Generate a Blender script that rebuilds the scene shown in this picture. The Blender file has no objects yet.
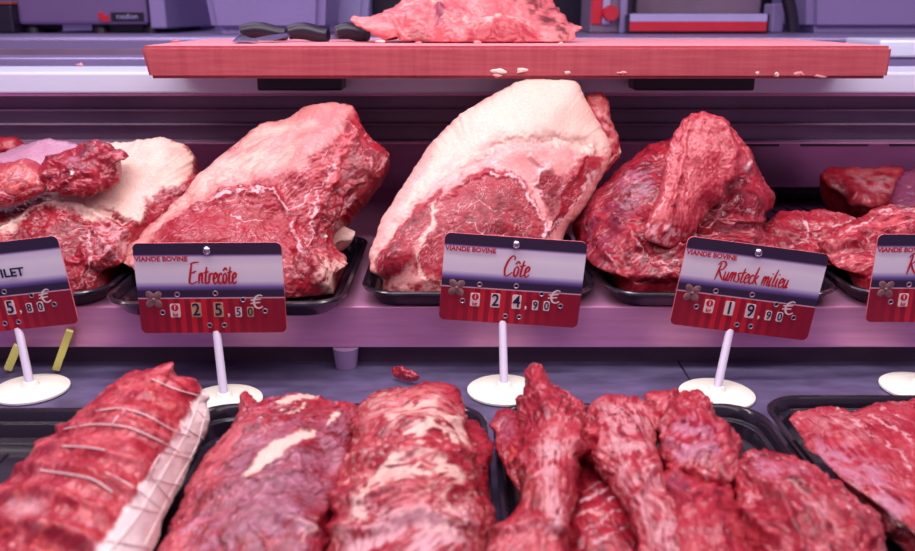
import bpy, bmesh, math, random
import numpy as np
from mathutils import Vector, Matrix

# ------------------------------------------------------------------ basics
PITCH = math.radians(16.5); H = 0.306; F = 915*35/36.0; ZOFF = 0.80
SP, CP = math.sin(PITCH), math.cos(PITCH)
COL = bpy.context.scene.collection

def ray(px, py):
    px = np.asarray(px, float); py = np.asarray(py, float)
    dx = (px-457.5)/F; dy = (275.5-py)/F
    return np.stack([dx, CP+dy*SP, -SP+dy*CP], -1)
def atY(px, py, Y):
    r = ray(px, py); t = np.asarray(Y)/r[..., 1]
    return np.array([0, 0, H])+r*t[..., None]
def atZ(px, py, z):
    r = ray(px, py); t = (np.asarray(z)-H)/r[..., 2]
    return np.array([0, 0, H])+r*t[..., None]
def proj(P):
    q = P-np.array([0, 0, H])
    d = q[:, 1]*CP-q[:, 2]*SP; u = q[:, 1]*SP+q[:, 2]*CP
    return np.stack([457.5+F*q[:, 0]/d, 275.5-F*u/d], -1)

# vectorised gradient noise
_rs = np.random.RandomState(7)
_perm = np.tile(_rs.permutation(256), 3)
_g = _rs.normal(size=(256, 3)); _g /= np.linalg.norm(_g, axis=1)[:, None]
def noise(P, seed=0.0):
    P = P+seed*17.31+1000.0
    i = np.floor(P).astype(int); f = P-i; i &= 255
    w = f*f*f*(f*(f*6-15)+10)
    out = 0
    for a in (0, 1):
        for b in (0, 1):
            for c in (0, 1):
                h = _perm[_perm[_perm[(i[:, 0]+a) & 255]+((i[:, 1]+b) & 255)]+((i[:, 2]+c) & 255)]
                d = (_g[h]*(f-np.array([a, b, c]))).sum(1)
                out = out+d*(w[:, 0] if a else 1-w[:, 0])*(w[:, 1] if b else 1-w[:, 1])*(w[:, 2] if c else 1-w[:, 2])
    return out*1.6
def fbm(P, freq, octv=3, seed=0, gain=.5):
    s = 0; a = 1; t = 0
    for k in range(octv):
        s = s+a*noise(P*freq*(2.03**k), seed+k*3.7); t += a; a *= gain
    return s/t
def ridge(P, freq, octv=2, seed=0):
    s = 0; a = 1; t = 0
    for k in range(octv):
        s = s+a*(1-np.abs(noise(P*freq*(2.1**k), seed+k*5.1))*2.2); t += a; a *= .5
    return s/t
def sstep(x, a, b):
    t = np.clip((x-a)/(b-a), 0, 1); return t*t*(3-2*t)
def segdist(U, pts):
    pts = np.asarray(pts, float); best = np.full(len(U), 1e9)
    for p, q in zip(pts[:-1], pts[1:]):
        d = q-p; L = (d*d).sum()+1e-9
        t = np.clip(((U-p)@d)/L, 0, 1)
        best = np.minimum(best, np.hypot(*(U-p-t[:, None]*d).T))
    return best
def polysd(U, pts):     # signed distance, >0 inside
    pts = np.asarray(pts, float); c = np.vstack([pts, pts[:1]])
    d = segdist(U, c); ins = np.zeros(len(U), bool)
    for p, q in zip(c[:-1], c[1:]):
        if p[1] == q[1]: continue
        cr = ((p[1] > U[:, 1]) != (q[1] > U[:, 1])) & (U[:, 0] < (q[0]-p[0])*(U[:, 1]-p[1])/(q[1]-p[1])+p[0])
        ins ^= cr
    return np.where(ins, d, -d)
def spline(pts, n, closed=True):
    p = np.asarray(pts, float); m = len(p)
    if closed: idx = lambda k: p[k % m]
    else: idx = lambda k: p[min(max(k, 0), m-1)]
    out = []
    for k in range(m if closed else m-1):
        a, b, c, d = idx(k-1), idx(k), idx(k+1), idx(k+2)
        for t in np.linspace(0, 1, 24, endpoint=False):
            cr = .5*((2*b)+(-a+c)*t+(2*a-5*b+4*c-d)*t*t+(-a+3*b-3*c+d)*t**3)
            out.append(cr*.6+(b+(c-b)*t)*.4)
    if not closed: out.append(p[-1])
    o = np.array(out); e = np.vstack([o, o[:1]]) if closed else o
    L = np.r_[0, np.cumsum(np.hypot(*(e[1:, :2]-e[:-1, :2]).T))]
    s = np.linspace(0, L[-1], n, endpoint=not closed)
    return np.stack([np.interp(s, L, e[:, k]) for k in range(p.shape[1])], -1)

# ------------------------------------------------------------------ objects
def tag(o, label=None, cat=None, group=None, kind=None):
    if label: o['label'] = label
    if cat: o['category'] = cat
    if group: o['group'] = group
    if kind: o['kind'] = kind
    return o
def empty(name, loc, label, cat, group=None, kind=None):
    o = bpy.data.objects.new(name, None); o.empty_display_size = .02
    COL.objects.link(o); o.location = loc
    return tag(o, label, cat, group, kind)
def wloc(o):
    v = Vector((0, 0, 0))
    while o is not None: v = v+o.location; o = o.parent
    return v
def link(name, me, mat, parent=None, smooth=True):
    """me holds world coordinates; origin moves to its own base"""
    co = np.empty(len(me.vertices)*3, np.float32); me.vertices.foreach_get('co', co); co = co.reshape(-1, 3)
    if parent is None:
        org = np.array([(co[:, 0].min()+co[:, 0].max())/2, (co[:, 1].min()+co[:, 1].max())/2, co[:, 2].min()])
    else: org = np.array(wloc(parent))
    me.vertices.foreach_set('co', (co-org).astype(np.float32).ravel())
    o = bpy.data.objects.new(name, me); COL.objects.link(o)
    if parent is None: o.location = org
    else: o.parent = parent
    if mat is not None and not me.materials: me.materials.append(mat)
    if smooth: me.polygons.foreach_set('use_smooth', [True]*len(me.polygons))
    me.update()
    return o
class MB:
    def __init__(s): s.bm = bmesh.new()
    def box(s, x0, x1, y0, y1, z0, z1, bev=0, seg=2):
        r = bmesh.ops.create_cube(s.bm, size=1)
        vs = r['verts']
        for v in vs:
            v.co = Vector(((x0+x1)/2+v.co.x*(x1-x0), (y0+y1)/2+v.co.y*(y1-y0), (z0+z1)/2+v.co.z*(z1-z0)))
        if bev:
            es = list({e for v in vs for e in v.link_edges})
            bmesh.ops.bevel(s.bm, geom=es, offset=bev, segments=seg, affect='EDGES', profile=.5)
        return s
    def cone(s, a, b, r0, r1, n=32, cap=True):
        a = Vector(a); b = Vector(b); d = (b-a)
        M = Matrix.Translation((a+b)/2) @ d.to_track_quat('Z', 'Y').to_matrix().to_4x4()
        bmesh.ops.create_cone(s.bm, cap_ends=cap, segments=n, radius1=r0, radius2=r1, depth=d.length, matrix=M)
        return s
    def ball(s, c, r, sc=(1, 1, 1), n=20):
        M = Matrix.Translation(Vector(c)) @ Matrix.Diagonal((*sc, 1))
        bmesh.ops.create_uvsphere(s.bm, u_segments=n, v_segments=n//2+2, radius=r, matrix=M); return s
    def lathe(s, c, prof, n=64):
        rings = []
        for r, z in prof:
            if r <= 0: rings.append([s.bm.verts.new((c[0], c[1], c[2]+z))])
            else: rings.append([s.bm.verts.new((c[0]+r*math.cos(2*math.pi*k/n), c[1]+r*math.sin(2*math.pi*k/n), c[2]+z)) for k in range(n)])
        for A, B in zip(rings[:-1], rings[1:]):
            for k in range(n):
                a, b = A[k % len(A)], A[(k+1) % len(A)]; c2, d = B[(k+1) % len(B)], B[k % len(B)]
                f = []
                for v in (a, b, c2, d):
                    if v not in f: f.append(v)
                if len(f) > 2:
                    try: s.bm.faces.new(f)
                    except ValueError: pass
        return s
    def tube(s, pts, r, n=8, closed=False):
        pts = [Vector(p) for p in pts]; rings = []
        for i, p in enumerate(pts):
            d = (pts[min(i+1, len(pts)-1)]-pts[max(i-1, 0)]).normalized()
            u = d.orthogonal().normalized() if i == 0 else (u-d*u.dot(d)).normalized()
            w = d.cross(u); rr = r[i] if hasattr(r, '__len__') else r
            rings.append([s.bm.verts.new(p+(u*math.cos(2*math.pi*k/n)+w*math.sin(2*math.pi*k/n))*rr) for k in range(n)])
        for A, B in zip(rings[:-1], rings[1:]):
            for k in range(n): s.bm.faces.new((A[k], A[(k+1) % n], B[(k+1) % n], B[k]))
        s.bm.faces.new(rings[0][::-1]); s.bm.faces.new(rings[-1]); return s
    def xform(s, M):
        bmesh.ops.transform(s.bm, matrix=M, verts=s.bm.verts); return s
    def mesh(s, name='m'):
        bmesh.ops.recalc_face_normals(s.bm, faces=s.bm.faces)
        me = bpy.data.meshes.new(name); s.bm.to_mesh(me); s.bm.free(); return me
    def build(s, name, mat, parent=None, smooth=False):
        o = link(name, s.mesh(name), mat, parent, smooth)
        if smooth: o.data.set_sharp_from_angle(angle=math.radians(40))
        return o

# ------------------------------------------------------------------ materials
def newmat(name):
    m = bpy.data.materials.new(name); m.use_nodes = True
    nt = m.node_tree; return m, nt, nt.nodes['Principled BSDF']
def nd(nt, t, **kw):
    n = nt.nodes.new(t)
    for k, v in kw.items(): setattr(n, k, v)
    return n
def srgb(r, g, b):
    f = lambda c: ((c/255+.055)/1.055)**2.4 if c/255 > .04045 else c/255/12.92
    return (f(r), f(g), f(b), 1)
def basic(name, col, rough=.5, metal=0, var=.12, scale=30, stretch=(1, 1, 1), bump=0, coat=0, ior=1.45):
    m, nt, b = newmat(name); L = nt.links
    tc = nd(nt, 'ShaderNodeTexCoord'); mp = nd(nt, 'ShaderNodeMapping'); mp.inputs['Scale'].default_value = stretch
    nz = nd(nt, 'ShaderNodeTexNoise'); nz.inputs['Scale'].default_value = scale; nz.inputs['Detail'].default_value = 6
    L.new(tc.outputs['Object'], mp.inputs[0]); L.new(mp.outputs[0], nz.inputs['Vector'])
    rp = nd(nt, 'ShaderNodeValToRGB')
    rp.color_ramp.elements[0].position = .3; rp.color_ramp.elements[1].position = .7
    rp.color_ramp.elements[0].color = tuple(c*(1-var) for c in col[:3])+(1,)
    rp.color_ramp.elements[1].color = tuple(min(1, c*(1+var)) for c in col[:3])+(1,)
    L.new(nz.outputs['Fac'], rp.inputs[0]); L.new(rp.outputs[0], b.inputs['Base Color'])
    b.inputs['Roughness'].default_value = rough; b.inputs['Metallic'].default_value = metal
    b.inputs['Coat Weight'].default_value = coat; b.inputs['IOR'].default_value = ior
    if bump:
        bp = nd(nt, 'ShaderNodeBump'); bp.inputs['Strength'].default_value = bump; bp.inputs['Distance'].default_value = .002
        L.new(nz.outputs['Fac'], bp.inputs['Height']); L.new(bp.outputs[0], b.inputs['Normal'])
    return m
M = {}
def meat_mat():
    m, nt, b = newmat('meat'); L = nt.links
    at = nd(nt, 'ShaderNodeAttribute', attribute_name='Col')
    tc = nd(nt, 'ShaderNodeTexCoord')
    nz = nd(nt, 'ShaderNodeTexNoise'); nz.inputs['Scale'].default_value = 420; nz.inputs['Detail'].default_value = 4
    L.new(tc.outputs['Object'], nz.inputs['Vector'])
    mx = nd(nt, 'ShaderNodeMix', data_type='RGBA', blend_type='OVERLAY'); mx.inputs['Factor'].default_value = .35
    L.new(at.outputs['Color'], mx.inputs['A']); L.new(nz.outputs['Fac'], mx.inputs['B']); L.new(mx.outputs['Result'], b.inputs['Base Color'])
    bp = nd(nt, 'ShaderNodeBump'); bp.inputs['Strength'].default_value = .35; bp.inputs['Distance'].default_value = .0012
    L.new(nz.outputs['Fac'], bp.inputs['Height']); L.new(bp.outputs[0], b.inputs['Normal'])
    L.new(at.outputs['Alpha'], b.inputs['Roughness'])
    b.inputs['Specular IOR Level'].default_value = .5
    b.inputs['Subsurface Weight'].default_value = .12; b.inputs['Subsurface Radius'].default_value = (1, .25, .2); b.inputs['Subsurface Scale'].default_value = .004
    return m
M['meat'] = meat_mat()

# ------------------------------------------------------------------ meat
def lin(*c): return np.array(srgb(*c)[:3])
PAL = dict(deep=lin(104, 14, 30), mid=lin(164, 32, 50), hi=lin(216, 108, 114), fat=lin(237, 204, 186), pinkfat=lin(232, 158, 154),
           lav=lin(192, 138, 164), sinew=lin(238, 196, 200), orange=lin(226, 92, 74), dark=lin(80, 10, 24), brown=lin(168, 70, 60), white=lin(250, 236, 230), violet=lin(120, 50, 82))
def meat(name, out, mode='Y', ctr=None, bulge=.03, thick=.05, tdir=(0, 1, 0), p=2.6, q=2., floor=None, bp=2.6, bq=2.,
         rag=1.5, lumps=(.006, 22), mid=(.0018, 90), fine=(.0006, 320), streak=None, marble=None, bumps=(), creases=(), ridges=(),
         fats=(), veins=(), tint=None, ppv=1.0, vn=1., box=None, seed=0, parent=None, base=('deep', 'mid', 'hi'), bias=0., hiamt=.5, backcol=None, rough=.28, warp=4):
    out = np.array(out, float)
    per = np.hypot(*(np.roll(out, -1, 0)-out)[:, :2].T).sum()
    NU = int(min(760, max(48, per*ppv*.95)))
    E = spline(out, NU)
    if ctr is None:
        ctr = (*E[:, :2].mean(0), E[:, 2].mean())
    un = atY if mode == 'Y' else atZ
    E[:, :2] += rag*np.stack([fbm(np.c_[E[:, :2], np.zeros(NU)]/7., 1, 3, seed+k*9) for k in (0, 1)], -1)*1.6
    E3 = un(E[:, 0], E[:, 1], E[:, 2]); C3 = un(*ctr)
    rad = np.hypot(*(E[:, :2]-np.array(ctr[:2])).T).mean()
    NF = int(min(260, max(14, rad*ppv*1.25))); NB = max(10, NF//4)
    cam = np.array([0, 0, H]); tc = (cam-C3)/np.linalg.norm(cam-C3); td = np.array(tdir, float)
    P = [C3+tc*bulge]; S = [0]; side = [1]
    sf = np.linspace(0, 1, NF+1)[1:]; sf = .55*sf+.45*np.sin(sf*math.pi/2)
    ft = np.fft.rfft(E3, axis=0); kk = np.arange(len(ft))[:, None]; low = np.fft.irfft(ft*np.exp(-(kk/2.2)**2), NU, axis=0); low += (C3-low.mean(0))*.8
    mdl = np.fft.irfft(ft*np.exp(-(kk/7.)**2), NU, axis=0)
    def ED(s):
        w = s**2.2; w2 = s**7
        e = low*(1-w)+mdl*w; return e*(1-w2)+E3*w2
    verts = [np.array([P[0]])]; SS = [np.zeros(1)]; SD = [np.ones(1)]
    for s in sf:
        f = max(0, 1-s**p)**(1/q)
        verts.append(C3+(ED(s)-C3)*s+tc*bulge*f); SS.append(np.full(NU, s)); SD.append(np.ones(NU))
    sb = np.sin(np.linspace(0, 1, NB+1)*math.pi/2)[::-1][1:-1]
    for s in sb:
        f = max(0, 1-s**bp)**(1/bq)
        verts.append(C3+(ED(s)-C3)*s+td*thick*f); SS.append(np.full(NU, s)); SD.append(np.zeros(NU))
    verts.append(np.array([C3+td*thick])); SS.append(np.zeros(1)); SD.append(np.zeros(1))
    P = np.vstack(verts); S = np.concatenate(SS); SD = np.concatenate(SD)
    nr = NF+len(sb)
    k = np.arange(NU); k2 = (k+1) % NU
    quads = []
    for r in range(nr-1):
        a = 1+r*NU; quads.append(np.stack([a+k, a+k2, a+NU+k2, a+NU+k], -1))
    quads = np.vstack(quads); last = 1+nr*NU
    tris = np.vstack([np.stack([np.zeros(NU, int), k2+1, k+1], -1), np.stack([np.full(NU, last), last-NU+k, last-NU+k2], -1)])
    # orientation: make outward
    if polyarea(E) < 0: pass
    me = bpy.data.meshes.new(name)
    me.vertices.add(len(P)); me.vertices.foreach_set('co', P.astype(np.float32).ravel())
    nl = quads.size+tris.size
    me.loops.add(nl); me.polygons.add(len(quads)+len(tris))
    flip = polyarea(E) > 0    # pixel y grows down
    if flip: quads = quads[:, ::-1]; tris = tris[:, ::-1]
    me.loops.foreach_set('vertex_index', np.concatenate([quads.ravel(), tris.ravel()]).astype(np.int32))
    me.polygons.foreach_set('loop_start', np.concatenate([np.arange(len(quads))*4, quads.size+np.arange(len(tris))*3]).astype(np.int32))
    me.update(calc_edges=True)
    U0 = proj(P); fr = np.where(SD > 0, 1., 0.)*sstep(1.02-S, 0, .03)
    W = np.stack([fbm(P, 60, 3, seed+40), fbm(P, 60, 3, seed+50)], -1)*warp*2
    U = U0+W
    toC = cam-P; toC /= np.linalg.norm(toC, axis=1)[:, None]
    for (bx, by, br, bh, *ar) in bumps:
        rx = br; ry = ar[0] if ar else br
        P = P+toC*(SD*bh*np.exp(-(((U0[:, 0]-bx)/rx)**2+((U0[:, 1]-by)/ry)**2)))[:, None]
    def normals():
        me.vertices.foreach_set('co', P.astype(np.float32).ravel()); me.update()
        n = np.empty(len(P)*3, np.float32); me.vertices.foreach_get('normal', n); return n.reshape(-1, 3)
    N = normals()
    if (N[:50]*toC[:50]).sum() < 0: print('FLIPPED', name)
    U2 = U0+W*.6+np.stack([fbm(P, 230, 2, seed+44), fbm(P, 230, 2, seed+45)], -1)*3
    LIGHT = ('fat', 'pinkfat', 'white', 'lav')
    fm = np.full(len(P), 1. if base[1] in LIGHT else 0.)
    for f_ in fats:
        m = sstep(polysd(U2, f_[1]), -4, 4)*min(1, f_[3]*1.1); fm = fm+((1. if f_[0] in LIGHT else 0. if f_[0] in ('deep', 'mid', 'dark') else fm)-fm)*m
    sm = 1-.80*fm
    D = lumps[0]*(.6+.4*sm)*fbm(P, lumps[1], 2, seed)+sm*(.42*mid[0]*(ridge(P, mid[1], 2, seed+5)-.4)+.6*fine[0]*fbm(P, fine[1], 2, seed+8))
    st = None
    if streak:
        ang, fq, stretch, amp = streak[:4]; bend = streak[4] if len(streak) > 4 else .012
        a = math.radians(ang); d3 = un(ctr[0]+20*math.cos(a), ctr[1]-20*math.sin(a), ctr[2])-C3; d3 /= np.linalg.norm(d3)
        Pw = P+bend*np.stack([fbm(P, 16, 2, seed+k2_) for k2_ in (60, 61, 62)], -1)
        al = Pw@d3; Q = (Pw-al[:, None]*d3+(al/stretch)[:, None]*d3)
        st = .6*(ridge(Q, fq, 2, seed+70)-.35)+.5*noise(Q*fq*2.3, seed+71)
        D = D+amp*st*(.3+.7*sm)
    crease_c = 0
    for c in creases:
        pts, w, dep = c[:3]; d = segdist(U, pts); g = np.exp(-(d/w)**2)*fr; D = D-dep*g; crease_c = crease_c+np.exp(-(d/(w*.8))**2)*fr
    for c in ridges:
        pts, w, dep = c[:3]; d = segdist(U, pts); D = D+dep*np.exp(-(d/w)**2)*fr
    P = P+N*(D*np.clip(.35+.65*fr, 0, 1))[:, None]
    if floor is not None:
        P[:, 2] = np.where(P[:, 2] < floor+.004, floor+.004*np.exp((np.minimum(P[:, 2], floor+.004)-floor-.004)/.004), P[:, 2])
    if box is not None:
        cx, cy, hx, hy, z1 = box; wz = 1-sstep(P[:, 2], z1, z1+.010)
        rc = .022; q = P[:, :2]-np.array([cx, cy]); sg = np.sign(q); qa = np.abs(q); inn = np.array([hx-rc, hy-rc])
        e = np.maximum(qa-inn, 0); l = np.linalg.norm(e, axis=1)+1e-9; e2 = e*np.minimum(1, rc/l)[:, None]
        tgt = sg*(np.minimum(qa, inn)+e2)+np.array([cx, cy]); P[:, :2] += (tgt-P[:, :2])*wz[:, None]
    # ---- colour of the flesh itself
    v = .44+bias+.50*vn*fbm(P, 45, 3, seed+20)+.45*vn*fbm(P, 170, 3, seed+22, .7)
    if st is not None: v = v+.55*vn*st
    v = np.clip(v, 0, 1)
    c0, c1, c2 = (PAL[x] for x in base)
    C = c0+(c1-c0)*sstep(v, 0, .55)[:, None]; C = C+(c2-C)*(sstep(v, .5, 1.)*hiamt)[:, None]
    R = np.full(len(P), rough)
    def put(col, m):
        nonlocal C
        C = C+(PAL[col]-C)*np.clip(m, 0, 1)[:, None]
    if tint:
        for (col, x, y, rx, ry, s) in tint:
            put(col, s*np.exp(-(((U[:, 0]-x)/rx)**2+((U[:, 1]-y)/ry)**2))*SD)
    for f_ in fats:
        col, pts, soft, amt = f_[:4]
        m = sstep(polysd(U2, pts), -soft, soft)
        if len(f_) > 4:   # patchiness
            m = m*sstep(fbm(P, f_[5] if len(f_) > 5 else 90, 3, seed+95)+(st*.9 if st is not None else 0), -f_[4], f_[4])
        put(col, m*amt*(SD if len(f_) < 7 else 1)); R = R+(.5-R)*np.clip(m*amt, 0, 1)*.6
    if marble:
        col, fq, thr, amt = marble[:4]
        ang = marble[4] if len(marble) > 4 else 0; stc = marble[5] if len(marble) > 5 else 1
        a = math.radians(ang); d3 = un(ctr[0]+20*math.cos(a), ctr[1]-20*math.sin(a), ctr[2])-C3; d3 /= np.linalg.norm(d3)
        Pw = P+.010*np.stack([fbm(P, 40, 2, seed+k2_) for k2_ in (80, 81, 82)], -1)
        stc = max(stc, 2.6); al = Pw@d3; Q = Pw-al[:, None]*d3+(al/stc)[:, None]*d3
        r = 1-np.abs(noise(Q*fq, seed+83))*2.2
        gate = sstep(fbm(P, fq*.3, 2, seed+90), -.25, .15)*sstep(C[:, 0]-C[:, 1], .12, .3)
        thr = thr-.02; m = sstep(r, thr, 1)*gate*sstep(fbm(P, fq*1.1, 1, seed+93), -.3, .3); put(col, m*amt)
        r2 = 1-np.abs(noise(Q*fq*2.1, seed+84))*2.2; put(col, sstep(r2, thr, 1)*gate*amt*.75)
    for v_ in veins:
        col, pts, w, amt = v_[:4]
        w = w*.62; d = segdist(U2+1.5*W*.3, pts); m = sstep(w*(1+.8*fbm(P, 120, 2, seed+97))-d, -w*.5, w*.7)*sstep(fbm(P, 110, 2, seed+98), -.45, .0)
        put(col, m*amt*fr)
    if backcol: put(backcol, (1-SD)*.8)
    C = np.clip(C*1.0, 0, 1)
    me.vertices.foreach_set('co', P.astype(np.float32).ravel())
    ca = me.color_attributes.new('Col', 'FLOAT_COLOR', 'POINT')
    ca.data.foreach_set('color', np.c_[C, np.clip(R, .2, 1)].astype(np.float32).ravel())
    me.materials.append(M['meat']); me.update()
    return link(name, me, None, parent, True)
def polyarea(E):
    x, y = E[:, 0], E[:, 1]; return (x*np.roll(y, -1)-y*np.roll(x, -1)).sum()
# ------------------------------------------------------------------ setting and display case
M['steel'] = basic('steel_lip', srgb(226, 158, 200), rough=.36, metal=.45, var=.10, scale=14, stretch=(1, 1, 14), bump=.05)
M['deck'] = basic('deck_steel', srgb(120, 112, 150), rough=.36, metal=.5, var=.30, scale=30, stretch=(1, 2, 1), bump=.25)
M['rail'] = basic('rail_steel', srgb(226, 232, 252), rough=.42, metal=.2, var=.05, scale=8, stretch=(.3, 3, 12), bump=.03)
M['dark'] = basic('dark_panel', srgb(134, 112, 136), rough=.45, metal=.2, var=.15, scale=10)
M['back'] = basic('back_steel', srgb(205, 150, 185), rough=.3, metal=.5, var=.15, scale=6, stretch=(1, 1, 4))
M['wallm'] = basic('room_wall', srgb(120, 104, 160), rough=.8, var=.08, scale=3)
M['floorm'] = basic('floor_tile', srgb(110, 96, 110), rough=.5, var=.15, scale=5)
M['counter'] = basic('counter_steel', srgb(150, 138, 180), rough=.35, metal=.5, var=.08, scale=10, stretch=(.3, 3, 1))
M['tray'] = basic('tray_plastic', srgb(30, 24, 36), rough=.22, var=.2, scale=20, coat=.3)
M['white'] = basic('white_plastic', srgb(250, 247, 230), rough=.35, var=.02, scale=12)
M['clear'] = basic('frosted_plastic', srgb(214, 206, 226), rough=.25, var=.03, scale=12)
M['metal'] = basic('rivet_metal', srgb(200, 190, 205), rough=.22, metal=1, var=.05, scale=80)
M['eyelet'] = basic('eyelet_metal', srgb(190, 160, 170), rough=.3, metal=.8, var=.05, scale=80)
M['ink'] = basic('ink_dark', srgb(36, 28, 66), rough=.5, var=.05)
M['redink'] = basic('ink_red', srgb(196, 22, 48), rough=.5, var=.05)
M['paper'] = basic('card_paper', srgb(232, 216, 210), rough=.55, var=.07, scale=240)
M['oldpaper'] = basic('card_paper_worn', srgb(196, 160, 120), rough=.6, var=.2, scale=240)
M['flower'] = basic('flower_print', srgb(134, 96, 98), rough=.5, var=.35, scale=300)
M['black'] = basic('black_plastic', srgb(34, 26, 44), rough=.35, var=.1)
M['machine'] = basic('machine_enamel', srgb(116, 94, 140), rough=.45, var=.05, scale=6)
M['pale'] = basic('pale_plastic', srgb(146, 130, 178), rough=.4, var=.05, scale=5)
M['red'] = basic('red_plastic', srgb(200, 36, 56), rough=.4, var=.06)
M['stripe'] = basic('pale_stripe', srgb(176, 168, 214), rough=.4, var=.05)
M['yellow'] = basic('yellow_reflection', srgb(232, 232, 120), rough=.4, var=.06)
M['brown'] = basic('brown_card', srgb(150, 70, 60), rough=.6, var=.15)
M['blade'] = basic('knife_steel', srgb(190, 186, 216), rough=.2, metal=.9, var=.05, scale=40)
M['twine'] = basic('twine', srgb(240, 220, 216), rough=.7, var=.1, scale=300)

def struct(name, x0, x1, y0, y1, z0, z1, mat):
    return tag(MB().box(x0, x1, y0, y1, z0, z1).build(name, mat), kind='structure')
struct('floor', -2.2, 2.2, -1.2, 2.62, -.82, -.80, M['floorm'])
struct('wall_back', -2.2, 2.2, 2.60, 2.68, -.80, 1.70, M['wallm'])

X0, X1 = -1.15, 1.15
case = empty('display_case', (0, .80, -.80), 'long refrigerated steel butcher display case holding all the meat trays', 'display case')
# lower deck in three plates with dark seams
xs = [X0, -.42, .202, X1]
for a, b in zip(xs[:-1], xs[1:]):
    MB().box(a+.0008, b-.0008, .10, 1.30, -.012, 0, .0007, 1).build('deck_plate', M['deck'], case)
MB().box(X0, X1, .08, 1.32, -.10, -.014).build('deck_frame', M['dark'], case)
MB().box(X0, X1, .12, 1.30, -.80, -.10).build('cabinet_base', M['dark'], case)
# raised shelf: folded steel sheet
b = MB(); b.box(X0, X1, .745, 1.30, .0535, .057, .0008, 1); b.box(X0, X1, .743, .7465, .019, .0572, .0010, 2); b.box(X0, X1, .7465, .765, .019, .0205)
b.build('raised_shelf', M['steel'], case)
M['foot'] = basic('foot_plastic', srgb(150, 128, 165), rough=.4, var=.05)
for x in (-.1, .62, -.80):
    MB().cone((x, .7445, 0.0002), (x, .7445, .0188), .0095, .0115, 24).build('shelf_foot', M['foot'], case)
M['slot_gap'] = basic('slot_gap_shade', srgb(78, 56, 74), rough=.5, var=.1)
MB().box(X0, X1, .757, .765, 0.0002, .0188).build('gap_shade_sheet', M['slot_gap'], case)  # dark sheet standing in for the shadow gap under the shelf
MB().box(X0, X1, 1.30, 1.31, -.012, .20).build('back_panel', M['back'], case)
# vent slots of the back panel
for x in (-.95, -.62, -.29, .04, .37, .50, .63, .76, .92):
    MB().box(x, x+.10, 1.2985, 1.3002, .118, .123, .001, 1).build('vent_slot', M['slot_gap'], case)
# louvre under the rail
b = MB()
b.box(X0, X1, 1.034, 1.30, .1620, .1635)
b.box(X0, X1, 1.040, 1.044, .1620, .2170)
for z in (.1620, .1815, .1975): b.box(X0, X1, 1.0235, 1.041, z, z+.0022, .0006, 1)
b.build('louvre', M['dark'], case)
b = MB(); b.box(X0, X1, 1.0235, 1.030, .1605, .1622, .0004, 1); b.build('louvre_trim', M['steel'], case)
# bright rail
b = MB(); b.box(X0, X1, 1.004, 1.118, .2190, .2425, .003, 3); b.build('top_rail', M['rail'], case)
b = MB(); b.box(X0, X1, 1.007, 1.116, .2160, .2191, .0012, 2); b.build('rail_underside', M['steel'], case)
b = MB(); b.box(X0, X1, 1.16, 1.23, .19, .2508, .002, 2); b.build('rear_rail', M['counter'], case)
b = MB(); b.box(X0, X1, 1.118, 1.162, .19, .236); b.build('rail_gap', M['dark'], case)
b = MB(); b.box(X0, X1, 1.32, 1.345, .2, .2715, .004, 2); b.box(X0, X1, 1.345, 2.1, .255, .2705); b.build('rear_worktop', M['counter'], case)
b = MB(); b.box(X0, X1, 1.23, 1.32, .19, .236); b.box(X0, X1, 1.31, 2.1, -.8, .255); b.build('rear_cabinet', M['dark'], case)

# ------------------------------------------------------------------ trays
def tray_mesh(w, d, h):
    """rounded rectangular food tray, rim, sloping wall, ribs on the bottom; origin at bottom centre"""
    bm = bmesh.new(); N = 14
    def rr(hw, hd, r, z):
        pts = []
        for cx, cy, a0 in ((hw-r, hd-r, 0), (-hw+r, hd-r, 90), (-hw+r, -hd+r, 180), (hw-r, -hd+r, 270)):
            for k in range(N+1):
                a = math.radians(a0+90*k/N); pts.append((cx+r*math.cos(a), cy+r*math.sin(a), z))
        return [bm.verts.new(p) for p in pts]
    hw, hd = w/2, d/2
    prof = [(-.016, .020, .0006), (-.014, .022, 0), (-.011, .024, .002), (-.003, .030, h-.004), (0, .032, h-.003), (.0010, .033, h-.001), (0, .032, h), (-.003, .030, h), (-.0045, .029, h-.0015), (-.0065, .027, h-.008), (-.010, .026, h*.62), (-.0105, .026, h*.60), (-.0135, .024, .004), (-.018, .020, .0022), (-.021, .018, .0022)]
    rings = [rr(hw+o, hd+o, r, z) for o, r, z in prof]
    for A, B in zip(rings[:-1], rings[1:]):
        n = len(A)
        for k in range(n): bm.faces.new((A[k], A[(k+1) % n], B[(k+1) % n], B[k]))
    bm.faces.new(rings[0][::-1]); bm.faces.new(rings[-1])
    nr = 7
    for k in range(nr):
        x = -hw+.035+(w-.07)*k/(nr-1)
        r = bmesh.ops.create_cube(bm, size=1)
        for v in r['verts']: v.co = Vector((x+v.co.x*.004, v.co.y*(d-.07), .0026+v.co.z*.0016))
        bmesh.ops.bevel(bm, geom=list({e for v in r['verts'] for e in v.link_edges}), offset=.0006, segments=1, affect='EDGES')
    bmesh.ops.recalc_face_normals(bm, faces=bm.faces)
    me = bpy.data.meshes.new('meat_tray'); bm.to_mesh(me); bm.free(); me.materials.append(M['tray'])
    me.polygons.foreach_set('use_smooth', [True]*len(me.polygons)); me.set_sharp_from_angle(angle=math.radians(35)); return me
TU = tray_mesh(.206, .235, .0165); TL = tray_mesh(.218, .335, .022)
def tray(me, x, y, z, rot, label, group):
    o = bpy.data.objects.new('meat_tray', me); COL.objects.link(o); o.location = (x, y, z); o.rotation_euler.z = math.radians(rot)
    return tag(o, label, 'tray', group)
ZS = .0573
UP, LO = 'black trays on the raised shelf', 'black trays on the lower deck'
tray(TU, -.411, .8485, ZS, 0, 'black plastic tray at far left of the raised shelf under the fat-capped beef', UP)
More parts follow.
